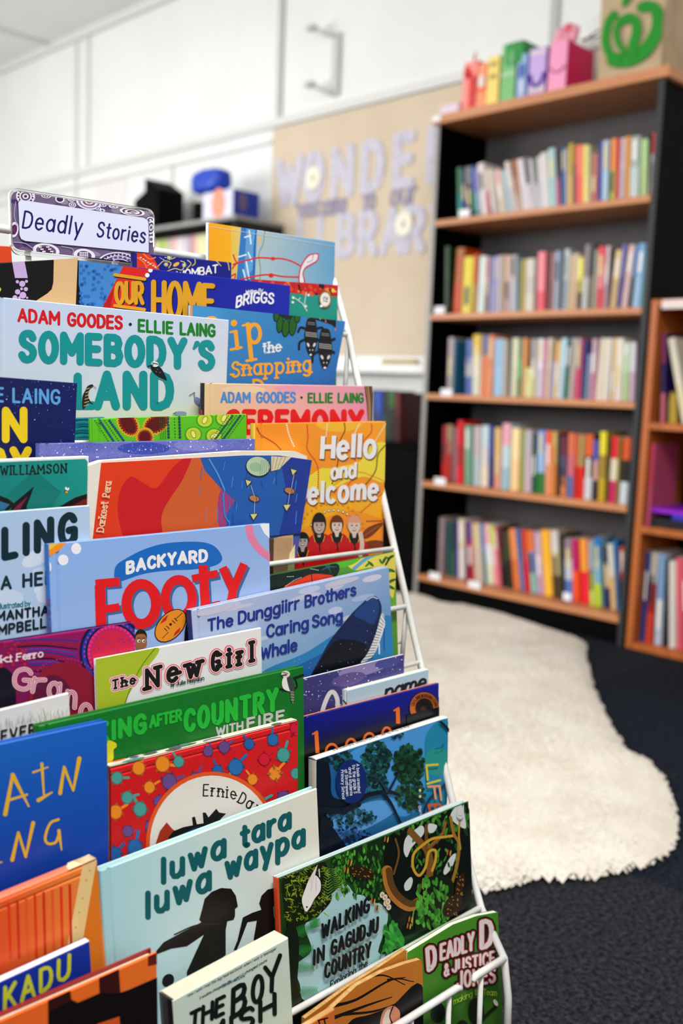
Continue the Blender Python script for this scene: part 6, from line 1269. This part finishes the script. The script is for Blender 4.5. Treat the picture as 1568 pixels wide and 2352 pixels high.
S4 = '''80,70,32,85,981828.c00808 112,104,36,80,9a8060.a82018 150,146,16,95,505858 172,164,14,100,c07080 187,182,40,50,d00010.d80814 238,236,44,85,70a088.68a080 300,296,54,90,b8a8ac.a8b4b8 362,354,50,85,c0d0d8.c8c4cc.e0d0b8 416,410,24,85,1840a0.142c78 452,448,46,100,d8b070.d89078
512,498,58,70,e0a0b0.b8ccd4.90b4c0 580,566,56,105,f0d8a0.f0c890 652,636,26,130,90a058.98a040 674,664,50,120,b4aab4.c0a8b8 726,720,30,135,1c3c28.0c5840 762,754,56,120,5a88d8.90b0d8.207020 822,816,44,125,e85818.e09060 872,862,32,130,c8b060.d07830 906,898,26,140,101010
930,928,36,160,702040.505070.d88048 985,970,46,140,d87048.c86878.5868a0 1040,1022,20,150,d8682c.c81810 1062,1046,44,150,a08850.d81808 1110,1094,56,150,d85818.100c10.c8c8d0 1165,1156,36,190,2850b0.c89890.201018 1215,1198,46,130,e8d820.a08020.c0a010 1270,1248,20,190,504010 1302,1272,50,165,d81020.d8d0b0.c01858
1350,1326,18,180,807020 1392,1348,60,175,d05010.141414.c8d0d8 1440,1414,36,185,1848a0.b0b0b0.0c3480'''
S5 = '''90,75,38,60,a08c90.988488 142,150,40,90,0c4a4c.0c5048 192,198,14,110,403c20.606030 216,214,12,80,2018a0 230,234,48,70,d8c0a0.d4ccc8 282,290,12,90,503060 300,308,40,90,684080.b02060.a00c20 335,356,46,100,d0b888.c8b0a0 376,408,20,100,c4b8ac 400,430,20,100,1860b0.0c6068
420,452,48,105,e0a8a8.d8d8d8.d0d4b8 466,502,30,115,b0d040.d8b8b8.e09090 496,534,24,130,d85868.d86070 525,560,34,120,601018.403020.141010 570,598,46,170,384028.201c10 610,650,48,140,e88848.d87030 656,700,34,140,3068a0.6070a0 702,738,36,150,d04020.d00010 740,778,50,155,e07030.7088c0.80b0a0
800,830,46,165,c8a8b8.b890b0 850,880,62,150,f0b020.f0b430 922,946,56,155,d0c8c4.c0b080.403010 1000,1006,28,180,0c0c0c 1030,1036,56,215,8a7a80.b8c0d0.5070b0 1080,1096,48,220,b80c60.f05010 1142,1160,54,220,f09838.e81830 1206,1220,36,230,a0a8b0.c8d060 1250,1262,44,205,1878c8.78b0d0.b8d030
1320,1340,36,270,303848.c0a080.201050 1350,1380,40,255,d8d4c8.d8b078 1400,1424,20,225,0878c0.1070b0 1440,1450,44,280,c84020.701010'''
SIDEL = YL-.0215; SIDER = YR_+.0215
shelf_books(1040, 290, 3.2, XB+.03, SHZ[0], rowparse(S1), 'topmost shelf of the tall bookcase', 'topmost shelf', .15, 'books on the topmost shelf', SIDEL, SIDER, 1)
shelf_books(1000, 530, 3.136, XB+.03, SHZ[1], rowparse(S2), 'second shelf of the tall bookcase', 'second shelf', .15, 'books on the second shelf', SIDEL, SIDER, 2)
shelf_books(1000, 750, 3.136, XB+.035, SHZ[2], rowparse(S3), 'third shelf of the tall bookcase', 'third shelf', .15, 'books on the third shelf', SIDEL, SIDER, 3)
shelf_books(990, 950, 3.136, XB+.04, SHZ[3], rowparse(S4), 'fourth shelf of the tall bookcase', 'fourth shelf', .15, 'books on the fourth shelf', SIDEL, SIDER, 4)
shelf_books(980, 1170, 3.267, XB+.075, SHZ[4], rowparse(S5), 'bottom shelf of the tall bookcase', 'bottom shelf', .14, 'books on the bottom shelf', SIDEL, SIDER, 5)
# low orange bookcase
SA = '295,300,26,330,803060.201050.c06070 340,432,44,345,d0c8b4.d8d0bc'
SCC = '175,140,30,1620,1c3c80 218,205,44,1610,b8b0a0.a02018.d04020 268,262,46,1620,7898c0.b0b8c8 320,318,20,1680,202428 336,352,44,1690,d0c8c0 378,402,36,1670,d85868 410,440,34,1670,c05060.a83848 445,480,40,1680,3c5c98 490,525,40,1680,d8c070'
shelf_books(1400, 640, 2.613, XO+.03, SH2[0], rowparse(SA), 'upper shelf of the low orange bookcase', 'upper shelf of the low orange bookcase', .18, 'books in the low orange bookcase', 1.556, .53, 6)
shelf_books(1400, 640, 2.613, XO+.04, SH2[2], rowparse(SCC), 'bottom shelf of the low orange bookcase', 'bottom shelf of the low orange bookcase', .18, 'books in the low orange bookcase', 1.556, .53, 7)
shelf_books(1400, 640, 2.613, XO+.02, SH2[1], rowparse('218,190,22,990,c84060.c05070'), 'middle shelf of the low orange bookcase', 'middle shelf of the low orange bookcase', .2, 'books in the low orange bookcase', 1.556, .53, 8)
def flat_book(name, lab, px, X, z, w, d, t, col):
    y = onX(px, X)[1]; mb = MB(); mb.box((0, -w, .002), (d, 0, t-.002), 0, 'e8e0d4'); mb.box((-.002, -w-.002, t-.0025), (d+.002, .002, t), 0, col, .0005); mb.box((-.002, -w-.002, 0), (d+.002, .002, .0025), 0, col, .0005); mb.box((-.0025, -w-.002, 0), (0, .002, t), 0, col)
    o = mb.build(name, PRINT); o.location = (X, y, z); tag(o, lab, 'book', 'books lying in the low orange bookcase')
flat_book('book', 'dark book lying flat at the bottom of the pile in the low orange bookcase', (1486, 1190), XO+.03, SH2[1]+.0005, .25, .19, .03, '14121c')
flat_book('book', 'blue book lying flat in the middle of the pile in the low orange bookcase', (1545, 1190), XO+.025, SH2[1]+.031, .2, .17, .016, '2c2cb0')
flat_book('book', 'bright purple book lying flat on top of the pile in the low orange bookcase', (1497, 1170), XO+.03, SH2[1]+.0475, .24, .18, .014, '8a18c0')
mb = MB(); y = onX((1400+340/2.613, 940), XO+.06)[1]; mb.prism([(0, 0, 0), (0, -.035, 0), (0, -.03, .09), (0, -.01, .10)], (.05, 0, 0), 0); o = mb.build('bookend', mat('gold_plastic', 'c8a83c', .4, .5)); o.location = (XO+.06, y, SH2[0]+.0005); tag(o, 'small yellow bookend beside the leaning cream book in the low orange bookcase', 'bookend')

# black bookcase far behind: pale books
rr = random.Random(12); x = 352.0; i = 0; P3 = ['d8d0a0', '9cba58', 'c8cc70', 'b8b4a8', 'e0b0a8', 'd8d0d8', 'dcccd0', 'c8c0cc', 'c09098', 'e0a8a8', 'e8d8b0', 'd8dca0', 'c8ccdc', 'b8c0dc', 'e8a090', 'e0b8c0', 'c0c4e0', 'd8d8e4', 'a8b0d8', 'e4dcc8', 'c8d0c0', 'b8a8b8', 'd8c8a8']
rows = []
while x < 598:
    w = rr.uniform(7, 14); rows.append((x, x, w, 538-(x-352)*.13+rr.uniform(-6, 8), P3[i % len(P3)])); x += w+.6; i += 1
shelf_books(0, 0, 1, XB+.03, SFAR, rows, 'black bookcase far behind the rack', 'far black bookcase', .15, 'pale books in the far black bookcase', Y3+1.3, Y3+.025, 9, .31)
# books on the low black cabinet
shelf_books(0, 0, 1, 2.99, .605, [(851, 851, 8, 895, '3a3c40'), (859, 859, 16, 899, '1c48b0.1c3c98'), (877, 877, 12, 899, '101820.20401c'), (890, 890, 15, 898, '2c5c14.141408.101008'), (907, 907, 9, 902, '701820.4a1014')], 'low black cabinet beside the tall bookcase', 'low black cabinet', .17, 'books on the low black cabinet', 3.25, 2.6, 10)

# ------------------------------------------------------------------ things on top of the tall bookcase
TOPZ = 1.8365; XI = XB+.045
Zt = zc(1040, 30, 4.356)
def on_top(x0, x1, ytop, X=XI):
    a = onX(Zt((x0, ytop))[0], X); b = onX(Zt((x1, ytop))[0], X); h = (a[2]+b[2])/2-TOPZ; return a[1], b[1], h
def gift(name, lab, x0, x1, yt, depth, front, side, cat, taper=0, extra=None, X=XI, lid=None):  # light from the left painted in: pale fronts, deeper right sides
    y0, y1, h = on_top(x0, x1, yt, X); w = y0-y1; r = empty(name, (X+depth/2, (y0+y1)/2, TOPZ)); tag(r, lab, cat, 'colourful gift packs on the bookcase')
    mb = MB(); hx = depth/2; hy = w/2; t = taper
    V = [(-hx, hy, 0), (hx, hy, 0), (hx, -hy, 0), (-hx, -hy, 0), (-hx+t, hy-t*.5, h), (hx-t, hy-t*.5, h), (hx-t, -hy+t*.5, h), (-hx+t, -hy+t*.5, h)]
    mb.add(V, [(0, 1, 5, 4), (1, 2, 6, 5), (4, 5, 6, 7), (3, 2, 1, 0)], 0, front); mb.add(V, [(3, 0, 4, 7)], 0, front); mb.add(V, [(2, 3, 7, 6)], 0, side)
    mb.build('body', PRINT, r)
    if extra: extra(r, w, h, hx, hy)
    return r
def bow(r, c, s, col, n=4):
    mb = MB()
    for k in range(n):
        a = k*2*math.pi/n+.4; mb.ell((c[0]+s*.3*math.sin(k), c[1]+s*.6*math.cos(a), c[2]+s*.55*math.sin(a)), (s*.35, s*.5, s*.45), 0, col, 10, 7)
    mb.ell(c, (s*.3, s*.3, s*.3), 0, col, 8, 6); mb.build('bow', PRINT, r, True)
def plate(r, name, box, col):
    mb = MB(); mb.box(box[0], box[1], 0, col, .001); mb.build(name, PRINT, r)
def ex_red(r, w, h, hx, hy):
    plate(r, 'ribbon', ((-hx-.002, -hy*.85, 0), (-hx+.002, -hy*.05, h*.7)), 'd01010'); bow(r, (-hx*.6, 0, h*.83), .032, 'd0141a', 5); mb = MB(); mb.tube([(-hx*.5, 0, h*.9), (-hx*.5, -.008, h+.02), (-hx*.5, -.014, h+.03)], .004, 0, 8, 'd83038'); mb.build('ribbon_tail', PRINT, r)
gift('gift_bottle', 'salmon pink gift pack with a red ribbon and bow, leftmost on the bookcase top', 95, 245, 480, .07, 'f08a80', 'd02018', 'gift pack', .008, ex_red)
def ex_or(r, w, h, hx, hy):
    mb = MB(); mb.ell((-hx-.001, 0, h*.62), (.003, w*.35, .024), 0, 'e8dcd8', 14, 8); mb.build('roundel', PRINT, r, True); plate(r, 'band', ((-hx-.002, -hy-.001, h*.42), (hx, hy+.001, h*.5)), 'f05a18')
gift('gift_box', 'narrow orange gift pack with a white roundel on the bookcase top', 252, 338, 500, .06, 'f09060', 'e86020', 'gift pack', .002, ex_or)
def ex_ye(r, w, h, hx, hy):
    mb = MB(); mb.ell((0, 0, h-.008), (hx*.9, hy*.98, .018), 0, 'b89c18', 14, 8); mb.ell((hx*.2, -hy*.75, h*.78), (.03, .014, .05), 0, '1c8a1c', 12, 8); mb.build('green_cap', PRINT, r, True)
    mb = MB()
    for zz in (.85, .82, .62, .58): mb.box((-hx-.0015, -hy*.5, h*zz), (-hx, hy*.5, h*zz+.006), 0, 'a89048')
    mb.build('printed_face', PRINT, r)
gift('gift_box', 'pale yellow gift pack with a green cap on the bookcase top', 348, 470, 430, .07, 'ecd070', 'c8a020', 'gift pack', .003, ex_ye)
def ex_gr(r, w, h, hx, hy):
    plate(r, 'lid', ((-hx+.0, -hy*1.9, h-.075), (hx+.06, hy*.5, h)), '128a34'); plate(r, 'label_band', ((-hx-.002, -hy*.95, h*.46), (-hx+.001, hy*.95, h*.53)), 'a8cca0'); mb = MB(); mb.ell((-hx-.002, -hy*.5, h-.05), (.004, .016, .03), 0, '60a868', 12, 8); mb.build('emblem', PRINT, r, True)
gift('gift_box', 'tall green gift box with a dark green lid on the bookcase top', 497, 640, 300, .07, '74b872', '0c7428', 'gift box', .002, ex_gr)
def ex_bl(r, w, h, hx, hy):
    plate(r, 'printed_face', ((-hx-.002, -hy*.5, h*.2), (-hx+.001, hy*.4, h*.85)), 'c4c8dc'); mb = MB(); mb.ell((-hx-.002, 0, h*.65), (.003, .012, .03), 0, '3c60b0', 10, 7); mb.build('emblem', PRINT, r, True)
gift('gift_box', 'slim pale blue gift box with a shaded, deeper blue side on the bookcase top', 655, 745, 410, .06, '94b0dc', '1450c0', 'gift box', 0, ex_bl)
def ex_pu(r, w, h, hx, hy):
    for z0, z1, c in ((.86, .95, 'd8c4d0'), (.16, .24, 'd4c4cc')): plate(r, 'band', ((-hx-.0015, -hy-.0005, h*z0), (-hx+.001, hy+.0005, h*z1)), c)
    mb = MB(); mb.tube([(-hx-.002, hy*.85*math.cos(a), h*.52-.045*math.sin(a)) for a in np.linspace(.1, 3.04, 14)], .006, 0, 8, '4a1c9c'); mb.build('ribbon', PRINT, r, True)
gift('gift_box', 'lilac gift box with a purple curved ribbon on the bookcase top', 775, 940, 345, .08, 'c0a4dc', '6010a0', 'gift box', 0, ex_pu)
def ex_pi(r, w, h, hx, hy):
    bow(r, (-hx*.5, 0, h+.03), .045, 'e89cb0', 6); mb = MB(); mb.ell((-hx*.4, -.005, h+.05), (.02, .022, .022), 0, 'd8606c', 10, 7); mb.build('bow_knot', PRINT, r, True)
    mb = MB(); mb.tube([(-hx-.002, hy*.8*math.cos(a), h*.55-.02*math.sin(a)) for a in np.linspace(.1, 3.04, 12)], .003, 0, 6, 'c860b0'); mb.build('ribbon', PRINT, r, True)
gift('gift_box', 'large pink gift box with a shaded magenta side and a pale pink bow', 968, 1150, 285, .17, 'ec98bc', 'd8045c', 'gift box', .003, ex_pi)
q = onX((1030, 262), XB+.03); mb = MB(); mb.box((0, -.045, 0), (.06, .045, .045), 0, None, .003); o = mb.build('small_box', mat('pale_lilac_box', 'dccbd8', .6, .3)); o.location = (XB+.03, q[1], TOPZ); tag(o, 'small pale lilac box at the left end of the bookcase top', 'box')
q = onX((1003, 274), XB-.011); mb = MB(); mb.box((XB-.0145, q[1]-.02, 1.812), (XB-.0125, q[1]+.02, 1.834)); o = mb.build('shelf_label', LAB); tag(o, 'small white label at the left end of the bookcase top edge', 'label', 'white shelf edge labels')
# paper bag
XBAG = XB+.06; ya = onX((1374, 150), XBAG)[1]; yb = onX((1520, 110), XBAG)[1]; BH = .40; BD = .17
bag = empty('paper_bag', (XBAG+BD/2, (ya+yb)/2, TOPZ)); tag(bag, 'brown paper bag with a green swirling emblem at the right of the bookcase top', 'bag')
w_ = (ya-yb)/2; KR = mat('kraft_paper', 'bfa98a', .85, .1, noise=(14, 'b39c7d', (1, 1, 1)), bump=(18, .3, .01))
def bagside(name, pts, t):
    mb = MB(); mb.prism(pts, t); return mb.build(name, KR, bag)
hx = BD/2
bagside('front_panel', [(-hx, w_, 0), (-hx, -w_, 0), (-hx-.006, -w_-.004, BH), (-hx-.006, w_+.004, BH)], (.0012, 0, 0)); bagside('back_panel', [(hx, w_, 0), (hx, -w_, 0), (hx+.004, -w_, BH), (hx+.004, w_, BH)], (-.0012, 0, 0))
for sy in (1, -1):
    mb = MB(); s0 = sy*w_; g = -sy*.03
    for x0, x1, e0, e1 in ((-hx, 0, 0, g), (0, hx, g, 0)): mb.prism([(x0, s0, 0), (x1, s0, 0), (x1, s0+e1, BH), (x0, s0+e0, BH)], (0, -sy*.0012, 0))
    mb.build('gusset', KR, bag)
Zw = zc(980, 0, 2.667)
em = Art(lambda p: (lambda q: (-(q[1]-(ya+yb)/2), q[2]-TOPZ))(onX(p, XBAG-.003)), [(-w_, 0), (w_, 0), (w_, BH), (-w_, BH)], 0)
em.L(Zw((1150, 92), (1120, 130), (1104, 190), (1098, 250), (1112, 310), (1142, 350), (1180, 358), (1230, 338)), 19, 'ffffff', True); em.L(Zw((1150, 368), (1200, 374), (1262, 360), (1330, 320), (1385, 250), (1418, 170), (1420, 100), (1400, 56), (1360, 40), (1322, 50)), 34, 'ffffff', True, w1=24)
em.L(Zw((1212, 128), (1250, 112), (1286, 140), (1292, 200), (1272, 270), (1262, 330)), 22, 'ffffff', True); em.L(Zw((1190, 130), (1168, 190), (1178, 262), (1215, 320)), 14, 'ffffff', True); em.P(Zw((1208, 50), (1202, 10), (1225, -20), (1260, -30), (1250, 10), (1225, 36)), 'ffffff', True)
mb = MB()
for k, f in enumerate(em.f): mb.prism([(-hx-.0072-.00004*k, -em.v[i][0], em.v[i][1]) for i in f], (.0006, 0, 0))
mb.build('emblem', mat('emblem_green', '108618', .6, .3), bag)
for k, (p, q) in enumerate((((1338, 96), (1376, 68)), ((1335, 92), (1372, 84)))):
    a = onX(p, XI+.13); b = onX(q, XI+.14); b = np.array(b)
    mb = MB(); mb.tube([(a[0], a[1], max(a[2], TOPZ+.005)), (b[0], b[1], b[2]), (b[0]+.02, b[1]-.05, b[2]+.01)], .003, 0, 6); o = mb.build('twig', mat('dark_twig', '3a3430', .7, .2)); tag(o, ['upper', 'lower'][k]+' dark stick poking out between the pink box and the paper bag', 'stick', 'dark sticks behind the pink box')

# ------------------------------------------------------------------ things on the far black bookcase
XQ = XB+.05; Zq = zc(300, 370, 4.612)
def fb(x0, x1, yt, yb, X=XQ): a = onX(Zq((x0, yt))[0], X); b = onX(Zq((x1, yt))[0], X); return a[1], b[1], a[2], b[2]
y0, y1, z0, z1 = fb(40, 292, 300, 0)
mb = MB(); mb.prism([(XQ, y0, Z3+.001), (XQ, y1, Z3+.001), (XQ, y1, z1+.005), (XQ, y0-.10, z0+.045), (XQ, y0-.10, z0-.02), (XQ, y0, z0-.06)], (.16, 0, 0)); o = mb.build('black_box', BLACK); tag(o, 'tall black box with a stepped top on the far black bookcase', 'box')
y0, y1, z0, z1 = fb(655, 712, 440, 0); mb = MB(); mb.box((XQ, y1, Z3+.001), (XQ+.05, y0, max(z0, Z3+.06)), 0, None, .002); o = mb.build('small_speaker', BLACK); tag(o, 'small black upright box in the middle of the far black bookcase top', 'box')
y0, y1, z0, z1 = fb(770, 1085, 290, 0); r = empty('blue_box', (XQ+.08, (y0+y1)/2, Z3+.0005)); tag(r, 'white and blue box with an orange disc under the blue plush on the far bookcase', 'box')
w_ = (y0-y1)/2; h = z1-Z3; mb = MB(); V = [(-.08, w_, 0), (.08, w_, 0), (.08, -w_, 0), (-.08, -w_, 0), (-.08, w_, h), (.08, w_, h), (.08, -w_, h), (-.08, -w_, h)]
mb.add(V, [(0, 1, 5, 4), (1, 2, 6, 5), (4, 5, 6, 7), (3, 2, 1, 0), (3, 0, 4, 7)], 0, 'd4d4e8'); mb.add(V, [(2, 3, 7, 6)], 0, '10309c'); mb.build('body', PRINT, r)
mb = MB(); mb.ell((-.081, -w_*.05, h*.55), (.003, .052, .075), 0, 'f09478', 18, 10); mb.build('orange_disc', PRINT, r, True); mb = MB(); mb.ell((-.02, -w_-.001, h*.6), (.025, .002, .045), 0, '6a5878', 14, 8); mb.build('side_disc', PRINT, r, True)
a = onX(Zq((680, 225))[0], XQ+.04); b = onX(Zq((1030, 180))[0], XQ+.04); c = (np.array(a)+b)/2; rng = random.Random(3)
mb = MB(); mb.ell((0, 0, 0), (.06, abs(a[1]-b[1])/2, .062), 0, '1040b8', 24, 14, lambda d: (d[0]**4+d[1]**4+d[2]**4)**-.2*(.93+.05*math.sin(9*d[0]+5*d[1])*math.sin(7*d[2]+3)+.03*math.sin(21*d[1]+13*d[2]))); o = mb.build('plush_roll', PRINT, None, True); o.location = (XQ+.04, c[1], Z3+h+.062); tag(o, 'fluffy royal blue plush roll lying on top of the white and blue box', 'plush')

for o in bpy.data.objects:
    if o.name == 'camera': continue
bpy.context.view_layer.update()
